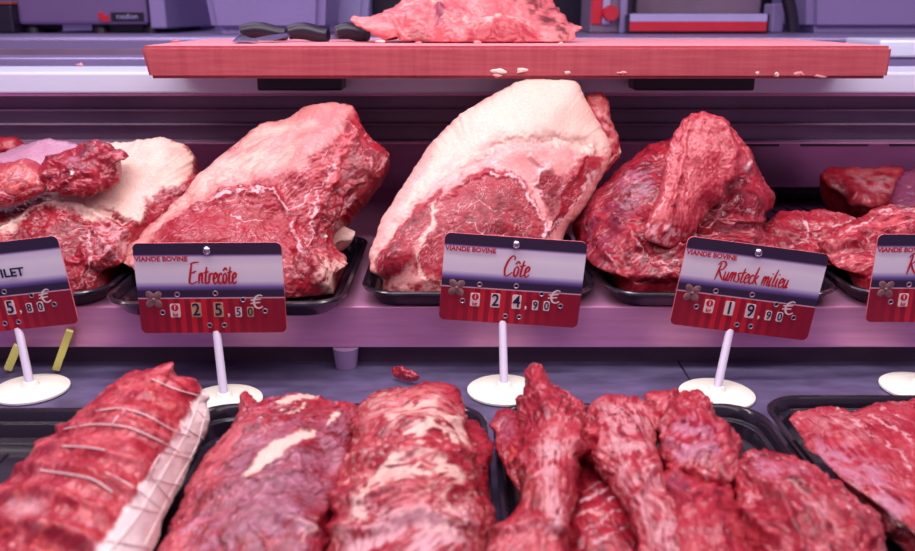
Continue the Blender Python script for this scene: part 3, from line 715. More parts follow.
# --- rib roast behind the Entrecôte tag
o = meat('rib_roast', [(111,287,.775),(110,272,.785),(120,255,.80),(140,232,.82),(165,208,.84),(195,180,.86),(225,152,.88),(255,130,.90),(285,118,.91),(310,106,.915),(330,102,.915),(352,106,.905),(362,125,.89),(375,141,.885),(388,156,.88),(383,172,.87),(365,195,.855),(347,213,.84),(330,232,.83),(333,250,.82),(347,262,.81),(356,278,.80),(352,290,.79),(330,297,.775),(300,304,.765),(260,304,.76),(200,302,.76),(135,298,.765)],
    ctr=(255,215,.825), bulge=.028, thick=.075, tdir=(.05, .90, -.42), p=3.5, bp=4, bq=3, floor=TF, lumps=(.007, 26), mid=(.0022, 80), box=(-0.1985,0.822,.086,.1005,ZS+.0190), seed=1, vn=.6, rag=1.0,
    streak=(42, 150, 7, .0009), bias=.08, hiamt=.45, marble=('sinew', 150, .82, .55, 30, 3), warp=5,
    bumps=[(210,245,60,.012,40),(320,150,30,.012,25),(320,270,26,.022,24),(365,165,14,.010,14)],
    creases=[([(196,202),(240,190),(275,193),(292,212),(299,240),(296,262)],4,.003),([(345,120),(352,140),(340,160),(330,185),(318,215),(308,240)],5,.004),([(362,180),(345,200),(325,228),(322,245)],4,.004),([(300,250),(320,265),(322,285)],5,.006),([(345,265),(340,285)],4,.004),([(350,128),(356,148)],4,.006)],
    ridges=[([(112,278),(140,240),(175,206),(215,187),(250,180)],7,.004),([(330,225),(345,208),(372,180)],5,.004)],
    fats=[('mid',[(150,262),(165,225),(200,200),(240,189),(275,192),(292,215),(300,260),(290,300),(160,300)],5,1.),
          ('pinkfat',[(108,282),(112,262),(165,206),(225,150),(290,110),(335,100),(352,108),(345,130),(320,150),(300,170),(262,180),(225,185),(195,200),(165,222),(140,250),(125,275),(128,296),(112,292)],4,.75),
          ('fat',[(118,262),(165,208),(225,152),(285,119),(310,112),(318,125),(295,150),(285,165),(250,176),(215,183),(190,196),(160,216),(135,242)],5,.9,.8,40),
          ('hi',[(300,112),(345,106),(352,120),(335,132),(310,140),(285,160),(262,160),(280,135)],6,.55,.3,80),
          ('hi',[(298,176),(330,150),(350,128),(372,148),(384,158),(350,196),(338,180),(318,190),(306,215)],6,.6,.35,120),
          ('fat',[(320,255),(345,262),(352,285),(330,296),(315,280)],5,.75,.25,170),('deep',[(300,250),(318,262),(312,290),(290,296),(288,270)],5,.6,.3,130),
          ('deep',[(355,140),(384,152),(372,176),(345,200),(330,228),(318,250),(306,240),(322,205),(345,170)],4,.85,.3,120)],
    veins=[('sinew',[(205,200),(240,190),(272,192),(288,208),(296,235),(300,255)],2.2,.9),('sinew',[(232,210),(250,222),(262,222)],1.2,.8),('sinew',[(290,210),(312,190),(335,165)],1.6,.7),('sinew',[(330,228),(352,205),(380,170),(388,156)],2.2,.7),('sinew',[(318,190),(316,220),(306,250)],2,.8),('fat',[(322,235),(330,262),(322,290)],2.4,.9)])
thing(o, 'tall pink rib roast with fat cap behind the Entrecôte price tag', 'meat', 'rib roasts on the raised shelf')

# --- large marbled rib roast behind the Côte tag
o = meat('rib_roast', [(367,262,.765),(372,245,.78),(385,213,.80),(405,183,.83),(425,150,.86),(440,133,.87),(465,112,.885),(495,93,.90),(520,80,.905),(545,79,.907),(577,80,.907),(584,92,.905),(592,110,.90),(601,128,.895),(612,150,.885),(606,168,.875),(598,183,.865),(585,205,.85),(568,228,.83),(560,250,.81),(550,285,.78),(500,302,.76),(440,304,.755),(400,303,.755),(378,296,.76),(371,280,.76)],
    ctr=(490,205,.82), bulge=.026, thick=.08, tdir=(.0, .9, -.48), p=4, bp=4, bq=3, floor=TF, lumps=(.005, 22), mid=(.0012, 80), fine=(.0005, 330), box=(.0185,.85,.086,.1005,ZS+.0190), seed=2, vn=.8, rag=1.0,
    base=('pinkfat','pinkfat','fat'), bias=.1, hiamt=.6, marble=('sinew', 200, .80, .6, 40, 3.2), warp=5,
    bumps=[(480,225,50,.010),(520,120,50,.012,30),(395,255,20,.008)],
    creases=[([(440,200),(462,186),(490,172),(512,177),(530,190),(540,212),(546,240)],3,.002),([(590,148),(572,175),(560,205),(548,232)],4,.003),([(530,158),(548,168),(536,180)],4,.003)],
    ridges=[([(372,262),(400,218),(430,190),(470,165),(510,140),(560,138),(600,150)],6,.003)],
    fats=[('fat',[(372,262),(372,245),(385,213),(405,183),(425,150),(465,112),(520,79),(578,76),(592,110),(608,145),(600,155),(575,150),(540,140),(510,142),(480,155),(450,172),(425,188),(405,210),(388,236),(376,262)],5,.92),
          ('pinkfat',[(372,250),(385,213),(405,183),(425,150),(432,145),(428,165),(412,190),(392,222),(378,252)],4,.8),
          ('pinkfat',[(420,182),(450,160),(490,138),(520,134),(500,146),(460,166),(430,186)],5,.6,.3,70),
          ('mid',[(448,192),(466,178),(485,167),(505,169),(526,182),(540,206),(547,236),(552,290),(445,290),(412,272),(412,258),(424,240),(434,215)],3,1.),
          ('deep',[(462,200),(485,185),(505,190),(522,205),(530,240),(500,260),(470,240),(440,225),(425,255)],8,.7,.3,90),
          ('mid',[(446,188),(440,205),(428,226),(416,246),(411,262),(402,274),(386,282),(374,272),(376,258),(388,238),(404,216),(420,200),(436,190)],3,1.), ('deep',[(436,196),(424,216),(408,240),(400,262),(386,276),(378,266),(392,240),(412,216)],4,.85,.3,170),
          ('mid',[(372,268),(380,278),(395,284),(415,282),(450,290),(450,306),(400,308),(374,300)],3,1.,.3,160),
          ('mid',[(534,176),(548,172),(562,176),(580,158),(596,150),(604,156),(586,190),(566,215),(552,238),(546,205)],3,1.),
          ('deep',[(545,190),(565,180),(560,205),(550,225)],4,.6),
          ('hi',[(594,170),(606,150),(612,156),(590,195),(565,235),(555,262),(552,245),(572,205)],3,.6,.3,140),
          ('pinkfat',[(515,150),(545,152),(570,146),(585,150),(560,168),(540,178),(520,172)],5,.5)],
    veins=[('sinew',[(490,172),(512,177),(530,192),(541,215),(546,245)],2.6,.95),('sinew',[(548,160),(536,180),(545,200)],2.5,.8),('sinew',[(600,168),(575,200),(552,232)],2.0,.9),('fat',[(436,203),(430,228),(414,258),(420,275),(450,285)],3.4,.85),('sinew',[(462,225),(490,235),(520,240)],1.2,.7),('sinew',[(450,215),(480,205),(500,215)],1.0,.6),('mid',[(400,218),(440,190),(500,142),(560,136),(602,150)],1.2,.45)])
thing(o, 'largest marbled rib roast with thick cream fat behind the Côte price tag', 'meat', 'rib roasts on the raised shelf')
meat('rib_end', [(586,97,.915),(600,94,.915),(608,103,.915),(613,122,.91),(623,152,.90),(614,163,.895),(604,172,.89),(594,150,.90),(588,122,.91)], bulge=.010, thick=.04, tdir=(0,.9,-.4), seed=22, parent=o, lumps=(.004,50), bias=.15, hiamt=.7,
     fats=[('pinkfat',[(594,110),(608,104),(618,140),(606,150)],5,.7,.3,120),('brown',[(588,96),(606,96),(606,104),(590,106)],3,.7)], veins=[('fat',[(622,150),(612,162),(604,170)],2,.8)])

# --- round rump behind Rumsteck milieu
o = meat('rump_cut', [(574,225,.86),(584,205,.87),(602,183,.885),(625,165,.895),(648,150,.90),(672,138,.90),(700,130,.90),(735,132,.895),(752,155,.885),(756,175,.87),(774,192,.86),(773,207,.855),(763,221,.85),(785,243,.83),(790,285,.78),(740,300,.765),(700,302,.76),(640,302,.76),(607,290,.765),(585,260,.80)],
    ctr=(680,225,.83), bulge=.045, thick=.075, tdir=(0,.9,-.45), p=2.6, bp=3, bq=2.4, floor=TF, lumps=(.010,24), mid=(.0016,75), box=(0.2335,0.8485,.086,.1005,ZS+.0190), seed=3, vn=.8, rag=1.2, bias=-.10, hiamt=.5,
    streak=(28,130,6,.0009,.02), marble=('sinew',110,.86,.5,30,4),
    bumps=[(738,200,30,.020,20),(615,215,35,.010,50),(650,280,45,.008,30)],
    creases=[([(700,228),(722,222),(748,224),(764,220)],4,.007),([(720,200),(722,185),(740,178)],4,.005),([(655,150),(640,175),(625,200)],4,.003),([(610,205),(625,230),(640,250)],4,.003),([(680,250),(720,240),(770,245)],5,.005),([(600,240),(615,262),(625,290)],5,.004),([(575,225),(600,218),(640,222)],4,.003)],
    fats=[('violet',[(580,215),(610,188),(650,165),(662,180),(640,210),(615,240),(605,275),(585,255)],10,.55,.35,60),('lav',[(625,180),(655,172),(650,195),(620,205)],5,.5,.3,140),('sinew',[(712,222),(745,222),(738,228),(715,228)],3,.5,.3,150)],
    veins=[('sinew',[(640,248),(665,270),(690,280)],1.2,.6),('sinew',[(700,215),(725,205),(760,212)],1.2,.6),('sinew',[(650,262),(690,262)],1.,.6),('sinew',[(630,285),(660,280)],1,.6)])
thing(o, 'large round red rump cut behind the Rumsteck milieu price tag', 'meat')
meat('hanging_flap', [(684,120,0.819),(692,113,0.819),(707,112,0.819),(722,118,0.819),(737,130,0.814),(748,146,0.809),(754,160,0.804),(748,172,0.799),(735,176,0.794),(726,186,0.789),(721,200,0.784),(708,214,0.779),(696,231,0.769),(683,245,0.764),(668,249,0.759),(655,243,0.759),(644,236,0.764),(648,224,0.769),(658,204,0.779),(663,180,0.789),(667,152,0.804),(676,132,0.814)],
     ctr=(692,180,.79), bulge=.014, thick=.03, p=3, seed=33, parent=o, lumps=(.004,30), mid=(.0004,100), vn=.8, bias=.26, hiamt=.6, streak=(65,200,6,.0003), rag=1.6,
     creases=[([(690,118),(684,150),(678,190),(664,230)],3,.0025),([(722,120),(732,150),(728,178)],4,.003)], ridges=[([(735,128),(752,160)],5,.003)],
     fats=[('hi',[(668,150),(685,120),(705,115),(712,150),(700,190),(680,225),(660,225)],8,.45,.3,80),('sinew',[(648,226),(668,222),(685,236),(668,248),(650,242)],4,.5,.2,150),('sinew',[(745,165),(752,160),(755,172),(748,178)],3,.8)],
     veins=[('sinew',[(676,130),(670,165),(660,205),(650,228)],1.3,.6),('sinew',[(692,165),(690,200)],1,.4)])

# --- fat-capped beef at the left
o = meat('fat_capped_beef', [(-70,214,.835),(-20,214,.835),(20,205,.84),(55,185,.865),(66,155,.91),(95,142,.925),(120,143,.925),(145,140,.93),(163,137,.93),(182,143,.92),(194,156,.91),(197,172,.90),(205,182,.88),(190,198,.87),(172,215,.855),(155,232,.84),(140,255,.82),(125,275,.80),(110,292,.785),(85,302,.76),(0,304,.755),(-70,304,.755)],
    ctr=(60,235,.82), bulge=.03, thick=.07, tdir=(0,.9,-.4), p=3, bp=3, bq=2.5, floor=TF, lumps=(.007,24), mid=(.0030,85), box=(-0.411,0.8485,.086,.1005,ZS+.0190), seed=4, rag=1.5, bias=0, hiamt=.5, marble=('sinew',120,.80,.7), 
    creases=[([(0,232),(30,212),(60,205),(95,215),(125,235)],4,.005),([(88,245),(82,270),(78,295)],4,.004),([(150,205),(135,222),(118,240),(100,262)],5,.005),([(90,230),(110,250),(120,270)],4,.004),([(70,262),(100,262)],4,.003)],
    ridges=[([(0,226),(28,207),(60,200),(95,209),(125,222)],4,.003)],
    bumps=[(60,250,35,.010),(110,255,25,.010),(165,160,30,.012)],
    fats=[('fat',[(55,175),(66,150),(95,140),(163,134),(196,154),(195,172),(182,182),(170,188),(160,188),(152,200),(144,196),(146,212),(138,224),(125,216),(112,206),(98,205),(75,198),(50,200)],2.5,.95),
          ('orange',[(-40,222),(0,225),(25,212),(20,222),(0,240),(-40,245)],5,.4),
          ('pinkfat',[(165,140),(190,150),(196,172),(180,180),(172,160)],6,.5,.4,60),('brown',[(140,160),(175,150),(178,175),(150,185)],8,.22,.3,60),
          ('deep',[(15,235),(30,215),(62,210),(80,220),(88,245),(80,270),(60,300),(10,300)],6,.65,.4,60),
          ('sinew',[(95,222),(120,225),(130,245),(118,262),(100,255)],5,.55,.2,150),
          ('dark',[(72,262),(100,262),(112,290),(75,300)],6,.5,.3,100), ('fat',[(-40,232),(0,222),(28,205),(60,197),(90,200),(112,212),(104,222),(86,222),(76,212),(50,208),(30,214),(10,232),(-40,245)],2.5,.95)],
    veins=[('sinew',[(35,240),(45,262),(60,270)],1.1,.6),('sinew',[(86,230),(92,255),(84,280)],1.6,.7),('fat',[(110,215),(128,222),(140,212)],1.5,.7)])
thing(o, 'beef with wide cream fat cap at the left end of the raised shelf', 'meat')
o = meat('meat_chunk', [(-45,164,0.822),(0,164,0.822),(22,159,0.822),(36,165,0.822),(44,180,0.817),(44,191,0.812),(30,199,0.807),(0,206,0.802),(-45,213,0.797)], ctr=(0,186,.812), bulge=.016, thick=.035, seed=5, lumps=(.004,40), mid=(.002,90), bias=.25, hiamt=.5,
    fats=[('orange',[(-5,170),(25,162),(40,180),(30,195),(5,190)],6,.6,.3,90),('sinew',[(0,172),(25,165),(30,180),(10,186)],5,.35,.25,140)], marble=('sinew',100,.82,.6), floor=None)
thing(o, 'orange-red meat chunk on the far left resting on the cream fat', 'meat')
o = meat('meat_chunk', [(37,172,0.822),(43,158,0.832),(60,153,0.842),(74,147,0.847),(88,142,0.852),(104,142,0.852),(112,149,0.852),(122,150,0.847),(128,158,0.842),(117,163,0.837),(119,176,0.832),(110,189,0.822),(88,197,0.812),(64,196,0.807),(48,190,0.812)], ctr=(80,172,.827), bulge=.018, thick=.04, seed=6, lumps=(.005,55), mid=(.0035,95), bias=-.05, hiamt=.5, rag=2,
    creases=[([(50,160),(70,168),(90,160),(110,155)],3,.003),([(60,185),(80,172),(96,175)],3,.003)],
    fats=[('violet',[(62,160),(85,150),(95,165),(80,175),(65,172)],5,.5,.3,120),('hi',[(100,145),(124,150),(126,158),(108,160)],3,.5,.2,130),('lav',[(66,160),(80,157),(78,166)],3,.5)], marble=('sinew',120,.82,.5),
    veins=[('white',[(71,172),(73,172)],2.6,1)])
thing(o, 'dark ragged meat chunk lying on top of the cream fat cap', 'meat')
o = meat('meat_scrap', [(-25,142,1.0),(0,136,1.0),(14,138,1.0),(22,145,1.0),(14,151,.99),(-25,156,.99)], bulge=.015, thick=.09, tdir=(0,.5,-1), floor=.06, seed=7, bias=.0)
thing(o, 'small dark red meat end at far left edge below the louvre', 'meat')
o = meat('pale_fat_cut', [(-35,160,.95),(0,152,.96),(22,145,.965),(45,141,.965),(68,142,.965),(84,150,.96),(70,170,.94),(0,190,.93),(-35,190,.93)], bulge=.02, thick=.10, tdir=(0,.5,-1), floor=TF, seed=8, base=('violet','lav','lav'), bias=.25)
thing(o, 'pale lilac fat covered cut behind the dark ragged chunk', 'meat')
o = meat('fat_scrap', [(330,227,.855),(342,223,.855),(357,232,.85),(351,241,.845),(338,243,.845),(330,248,.845)], bulge=.004, thick=.02, tdir=(-.5,.6,-1), seed=9, base=('fat','fat','white'), bias=.3)
thing(o, 'small torn cream fat piece behind the right end of the pink rib roast', 'meat scrap')
# --- right end of the raised shelf
o = meat('red_steak', [(766,222,.86),(782,212,.87),(800,210,.875),(820,208,.875),(842,212,.87),(856,219,.865),(862,240,.85),(852,270,.81),(845,300,.785),(800,300,.775),(778,270,.80),(765,245,.83)], ctr=(812,248,.835), bulge=.02, thick=.07, tdir=(0,.8,-.6), floor=TF, box=(.449,.8485,.086,.1005,ZS+.019), seed=10, bias=.05, hiamt=.4, lumps=(.006,35),
    creases=[([(772,228),(800,236),(830,232)],4,.003)], fats=[('deep',[(770,230),(800,225),(805,260),(785,270)],8,.4)],
    veins=[('sinew',[(800,217),(810,230),(835,224),(850,219)],2.2,.8),('sinew',[(810,230),(806,242),(790,250)],1.4,.5)], marble=('sinew',100,.86,.5))
thing(o, 'deep red steak with white sinew between rump and folded steak', 'meat')
o = meat('folded_steak', [(824,241,.815),(832,233,.83),(850,222,.85),(870,212,.86),(892,206,.865),(920,205,.87),(960,208,.87),(990,225,.85),(995,295,.77),(930,302,.76),(880,302,.755),(846,300,.76),(832,284,.77),(828,262,.79)], ctr=(905,250,.81), bulge=.03, thick=.08, tdir=(0,.8,-.6), floor=TF, box=(0.449,0.8485,.086,.1005,ZS+.0190), seed=11, bias=.12, hiamt=.6, streak=(18,120,6,.0012), lumps=(.006,30),
    creases=[([(826,244),(850,244),(880,236),(920,232)],4.5,.008),([(850,262),(880,270),(930,268)],4,.003),([(870,212),(880,222),(915,222)],3,.002)], ridges=[([(828,238),(850,232),(890,224)],6,.004)],
    fats=[('hi',[(828,238),(870,214),(915,208),(930,225),(880,232),(845,242)],5,.4,.3,100),('deep',[(832,250),(870,244),(905,250),(860,258)],5,.5)], veins=[('sinew',[(826,243),(850,228),(880,212),(920,208)],1.6,.7),('sinew',[(850,240),(882,230),(915,226)],1.2,.5)], marble=('sinew',110,.84,.5,15,4))
thing(o, 'light red folded steak above the cut-off price tag at right', 'meat')
o = meat('red_steak', [(822,173,1.02),(832,167,1.03),(865,168,1.04),(890,166,1.04),(903,168,1.03),(903,185,1.0),(896,204,.98),(872,208,.975),(855,202,.98),(842,194,.99),(826,184,1.0)], ctr=(866,186,1.01), bulge=.015, thick=.055, tdir=(0,.6,-.9), floor=TF, box=(.455,1.10,.086,.1005,ZS+.019), seed=12, bias=.1, hiamt=.5, warp=3,
    creases=[([(824,178),(845,182),(856,200)],4,.004)], fats=[('dark',[(824,178),(842,184),(854,200),(840,196)],4,.7),('sinew',[(850,172),(895,172),(890,200),(862,200)],8,.35,.3,90)])
thing(o, 'thick steak alone in the second row at far right', 'meat')
o = meat('dark_cut', [(893,208,.93),(894,190,.95),(902,176,.965),(915,168,.97),(950,162,.98),(985,185,.96),(985,215,.92),(930,218,.91)], bulge=.02, thick=.10, tdir=(0,.5,-.9), floor=TF, seed=13, base=('dark','violet','violet'), bias=.1)
thing(o, 'dark violet meat cut at the right edge behind the folded steak', 'meat')

# ================= lower deck
LF = .0042
KW = dict(mode='Z', warp=3, tdir=(0, .25, -1), bp=2.6, bq=2)
roast = meat('rolled_roast', [(116,380,.056),(130,372,.060),(146,369,.062),(160,365,.066),(174,363,.070),(172,369,.064),(178,376,.062),(194,380,.058),(203,391,.050),(208,410,.044),(206,432,.038),(196,456,.034),(184,480,.030),(168,512,.028),(152,560,.028),(130,640,.028),(-100,640,.028),(-60,560,.028),(-25,520,.032),(0,490,.036),(28,457,.042),(58,432,.048),(84,410,.052),(104,391,.054)],
    ctr=(95,475,.058), bulge=.034, thick=.055, p=2.4, floor=LF, lumps=(.004,30), mid=(.0028,85), box=(-.3475,.442,.0915,.150,.0250), seed=14, rag=1.2, bias=.22, hiamt=.85, marble=('orange',95,.76,.5,-20,2), 
    creases=[([(92,412),(120,409),(146,416),(176,433)],4,.004),([(62,430),(95,424),(128,428),(162,443)],4,.0045),([(40,448),(70,446),(105,452),(148,470)],5,.0035),([(20,468),(60,466),(100,478),(130,492)],6,.004),([(0,496),(40,490),(100,510)],6,.004),([(-20,530),(30,522),(80,540),(110,560)],9,.005),([(150,380),(175,390),(202,397)],4,.004),([(120,392),(150,394),(188,412)],4,.003)],
    fats=[('white',[(201,388),(214,410),(214,440),(200,462),(190,480),(172,515),(158,560),(140,640),(50,640),(92,560),(118,520),(143,482),(168,447),(186,418),(196,400)],2.5,.98),
          ('sinew',[(5,500),(40,500),(50,530),(15,535)],8,.5,.3,60),('lav',[(200,430),(208,430),(185,490),(172,500)],5,.2),('violet',[(95,418),(125,416),(130,424),(100,424)],4,.5)],
    veins=[('hi',[(172,366),(160,372)],3,.5)], **KW)
thing(roast, 'string-tied rolled roast with white fat side at bottom left', 'roast')
def bvh(o): 
    w = wloc(o); vs_ = [v.co+w for v in o.data.vertices]; return BVHTree.FromPolygons(vs_, [tuple(p.vertices) for p in o.data.polygons])
def cast(B, px, py):
    d = Vector(ray(px, py)).normalized(); h = B.ray_cast(Vector((0, 0, H)), d); return (h[0]-d*.0006) if h[0] is not None else None
B = bvh(roast)
def twine(pts, r=.00048):
    sp = spline(np.array(pts, float), max(10, len(pts)*9), closed=False); P3 = [cast(B, x, y) for x, y in sp]; P3 = [p for p in P3 if p is not None]
    if len(P3) < 4: return
    A = np.array(P3); k = np.array([.25, .5, .25])
    for _ in range(3): A[1:-1] = .25*A[:-2]+.5*A[1:-1]+.25*A[2:]
    C_ = np.array([0, 0, H]); d = C_-A; d /= np.linalg.norm(d, axis=1)[:, None]; A += d*.0003
    b = MB(); b.tube([tuple(p) for p in A], r, 6); b.build('twine', M['twine'], roast, True)
for t in ([(96,411),(120,408),(146,415),(174,431),(190,436)],[(64,429),(95,424),(128,427),(160,441),(180,452)],[(62,446),(85,447),(105,450)],[(152,379),(175,389),(200,396)],[(105,472),(135,488),(165,512)],[(118,416),(112,424)],
          [(190,402),(205,418)],[(180,425),(205,440)],[(165,452),(196,460)],[(148,478),(182,486)],[(128,505),(168,515)],[(105,540),(150,548)],[(200,396),(188,430),(165,470),(135,520),(110,551)],[(206,410),(197,445),(170,495),(145,545)],[(160,455),(150,474),(170,500)],[(40,470),(90,478),(112,492)]):
    twine(t)

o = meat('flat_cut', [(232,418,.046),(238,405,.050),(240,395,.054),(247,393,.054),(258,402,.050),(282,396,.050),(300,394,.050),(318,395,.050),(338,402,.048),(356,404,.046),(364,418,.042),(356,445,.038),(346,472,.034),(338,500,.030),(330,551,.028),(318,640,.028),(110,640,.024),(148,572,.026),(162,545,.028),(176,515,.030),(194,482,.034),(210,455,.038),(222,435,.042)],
    ctr=(262,490,.046), bulge=.024, thick=.035, p=3, floor=LF, lumps=(.006,26), mid=(.0025,85), box=(-.0885,.45,.0915,.150,.0250), seed=15, rag=1.8, bias=.05, hiamt=.5, streak=(20,230,9,.0012,.025),
    creases=[([(200,500),(240,480),(300,470)],4,.002),([(330,440),(342,452),(330,490),(318,520)],5,.005),([(275,520),(310,530),(325,545)],4,.004),([(240,430),(300,412),(345,420)],4,.002)],
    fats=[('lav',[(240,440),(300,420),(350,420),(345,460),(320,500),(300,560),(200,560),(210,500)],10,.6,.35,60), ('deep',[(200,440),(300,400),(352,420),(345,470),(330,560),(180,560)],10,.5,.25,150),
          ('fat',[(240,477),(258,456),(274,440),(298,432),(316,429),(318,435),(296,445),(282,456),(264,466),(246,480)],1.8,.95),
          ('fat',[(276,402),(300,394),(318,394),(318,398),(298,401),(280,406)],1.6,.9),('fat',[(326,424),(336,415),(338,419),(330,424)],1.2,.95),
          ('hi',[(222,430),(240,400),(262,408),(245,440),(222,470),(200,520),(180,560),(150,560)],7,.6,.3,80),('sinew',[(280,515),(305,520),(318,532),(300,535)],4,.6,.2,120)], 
    veins=[('fat',[(300,545),(305,535),(316,530)],1.5,.8)]+[('deep',[(x0,y0),((x0+x1)/2,(y0+y1)/2-b_),(x1,y1)],1.7,.75) for x0,y0,x1,y1,b_ in ((232,450,262,428,4),(245,425,300,412,4),(262,470,340,448,8),(235,500,330,470,12),(215,520,290,496,6),(225,540,300,512,8),(250,551,318,520,8),(280,410,345,412,5),(300,430,345,436,5),(290,455,338,462,4),(200,480,240,462,5),(190,510,230,488,5),(330,412,350,430,2),(270,500,325,492,5))]+[('fat',[(256,418),(285,410),(300,412)],1.2,.7),('fat',[(300,409),(306,407)],2.2,.9)], marble=('lav',80,.78,.6,20,5), **KW)
thing(o, 'broad flat red cut with long white fat streak, left of the ridged cut', 'meat', 'flat cuts in the double tray')
br = meat('ridged_cut', [(352,425,.042),(356,408,.048),(368,396,.052),(385,388,.056),(405,384,.058),(430,381,.058),(452,384,.056),(462,392,.054),(466,408,.050),(467,430,.046),(472,455,.042),(477,485,.038),(484,515,.034),(488,551,.030),(490,640,.028),(300,640,.026),(322,560,.028),(328,525,.030),(335,492,.034),(330,478,.034),(336,462,.036),(348,455,.038),(350,440,.040)],
    ctr=(410,480,.052), bulge=.030, thick=.04, p=2.8, floor=LF, lumps=(.005,30), mid=(.0028,75), box=(-.0885,.45,.0915,.150,.0250), seed=16, rag=1.6, bias=.10, hiamt=.55, streak=(14,190,8,.0015,.02),
    creases=[([(360,430),(395,420),(430,425),(462,420)],5,.003),([(352,462),(385,452),(420,452),(465,455)],5,.0035),([(340,500),(370,498),(400,488),(460,490)],5,.004),([(335,530),(380,525),(420,515),(475,525)],5,.004),([(335,478),(345,490),(338,510)],4,.004),([(370,405),(410,398),(450,402)],4,.002)],
    fats=[('fat',[(385,412),(405,402),(440,396),(436,410),(460,420),(464,446),(440,444),(424,450),(408,436),(392,428)],2.5,.85,.12,70),
          ('fat',[(352,478),(372,466),(392,456),(418,452),(450,460),(472,478),(460,484),(440,474),(408,476),(384,480),(372,496),(364,520),(354,516),(358,496)],2.5,.85,.15,70),
          ('pinkfat',[(370,400),(440,388),(460,410),(400,425),(365,430)],8,.45,.3,90),
          ('sinew',[(350,505),(420,500),(470,505),(470,560),(340,560)],10,.6,.2,60),
          ('hi',[(345,470),(360,455),(440,485),(470,510),(380,500)],8,.4,.2,80)],
    veins=[('deep',[(370,500),(385,495),(400,492)],2,.7),('deep',[(372,520),(400,512),(425,508)],1.5,.6)], marble=('fat',85,.76,.6,8,6), **KW)
thing(br, 'tall ridged red cut with cream fat bands, second from left of centre', 'meat', 'flat cuts in the double tray')
meat('side_flap', [(458,402,.046),(466,418,.042),(480,422,.038),(489,436,.036),(494,452,.034),(488,462,.032),(489,480,.030),(492,505,.028),(497,540,.024),(498,640,.022),(462,640,.030),(466,540,.034),(468,480,.038),(462,430,.044)], ctr=(478,500,.034), bulge=.008, thick=.02, seed=17, parent=br, floor=LF, lumps=(.003,50), streak=(25,170,8,.0016), bias=-.1, hiamt=.3, rag=2, fats=[('hi',[(468,500),(490,505),(495,551),(470,551)],5,.5)], **KW)

G5 = 'loose long muscles in the third tray'
def onglet(name, label, out, **k):
    a = dict(p=3.2, streak=(75,210,8,.0009,.02), thick=.03, floor=LF, lumps=(.0055,34), mid=(.0024,85), rag=1.9, hiamt=.5, marble=('sinew',100,.82,.55,70,5)); a.update(KW); a.update(k)
    return thing(meat(name, out, **a), label, 'meat', G5)
onglet('muscle_strip', 'narrow dark strip lying along the left side of the third tray', [(491,420,.036),(494,411,.038),(502,406,.040),(514,409,.040),(524,421,.040),(524,440,.038),(527,460,.036),(522,478,.034),(523,498,.030),(515,494,.030),(505,474,.030),(496,450,.032)], bulge=.010, thick=.02, box=(.1265,.45,.083,.150,.0250), seed=18, bias=.05, fats=[('violet',[(494,418),(508,410),(516,430),(505,445)],5,.5),('orange',[(508,448),(522,452),(518,466),(508,462)],3,.4)], creases=[([(510,448),(520,458),(512,466)],3,.003)])
onglet('striped_muscle', 'dark flat piece with pale diagonal stripes between the two long muscles', [(574.8,472,0.034),(588.6,464,0.036),(607.0,476,0.036),(625.4,505,0.034),(646.1,545,0.032),(671.4,640,0.03),(548.3,640,0.028),(563.3,551,0.03),(570.2,514,0.032)], ctr=(605,545,.036), bulge=.010, thick=.025, box=(.1265,.45,.083,.150,.0250), seed=19, bias=-.08, hiamt=.3, marble=None,
    veins=[('sinew',[(584,492),(602,480)],1.6,.7),('sinew',[(582,505),(608,488)],1.6,.7),('sinew',[(580,518),(614,500)],1.8,.7),('sinew',[(585,532),(620,512)],1.8,.6),('sinew',[(590,546),(628,526)],1.8,.6),('pinkfat',[(578,518),(588,512),(604,516)],3.2,.9)])
onglet('muscle', 'long pointed muscle with a curled tip beside the Côte tag stand', [(518,404,.048),(524,394,.052),(527,381,.060),(527,371,.066),(534,364,.070),(541,367,.068),(545,375,.064),(552,385,.058),(566,393,.054),(580,402,.050),(588,414,.048),(584,430,.046),(582,447,.044),(580,468,.042),(580,496,.040),(572,525,.036),(566,556,.034),(556,640,.030),(460,640,.024),(478,565,.028),(498,535,.032),(516,512,.036),(522,489,.038),(517,467,.040),(523,448,.042),(520,424,.046)],
    ctr=(550,470,.050), bulge=.022, box=(.1265,.45,.083,.150,.0250), seed=20, bias=.12, creases=[([(568,420),(572,445),(582,452)],4,.006),([(520,460),(540,480),(535,510),(545,540)],4,.002),([(560,400),(562,430),(570,455)],3,.003),([(500,530),(530,520),(560,530)],5,.004),([(520,400),(545,396)],3,.003)],
    fats=[('sinew',[(538,440),(556,425),(562,450),(556,480),(565,510),(555,540),(545,500),(540,465)],6,.45,.2,90),('brown',[(518,470),(535,475),(540,500),(525,505)],6,.4),('hi',[(485,545),(530,520),(560,545),(555,600),(470,600)],8,.4)])
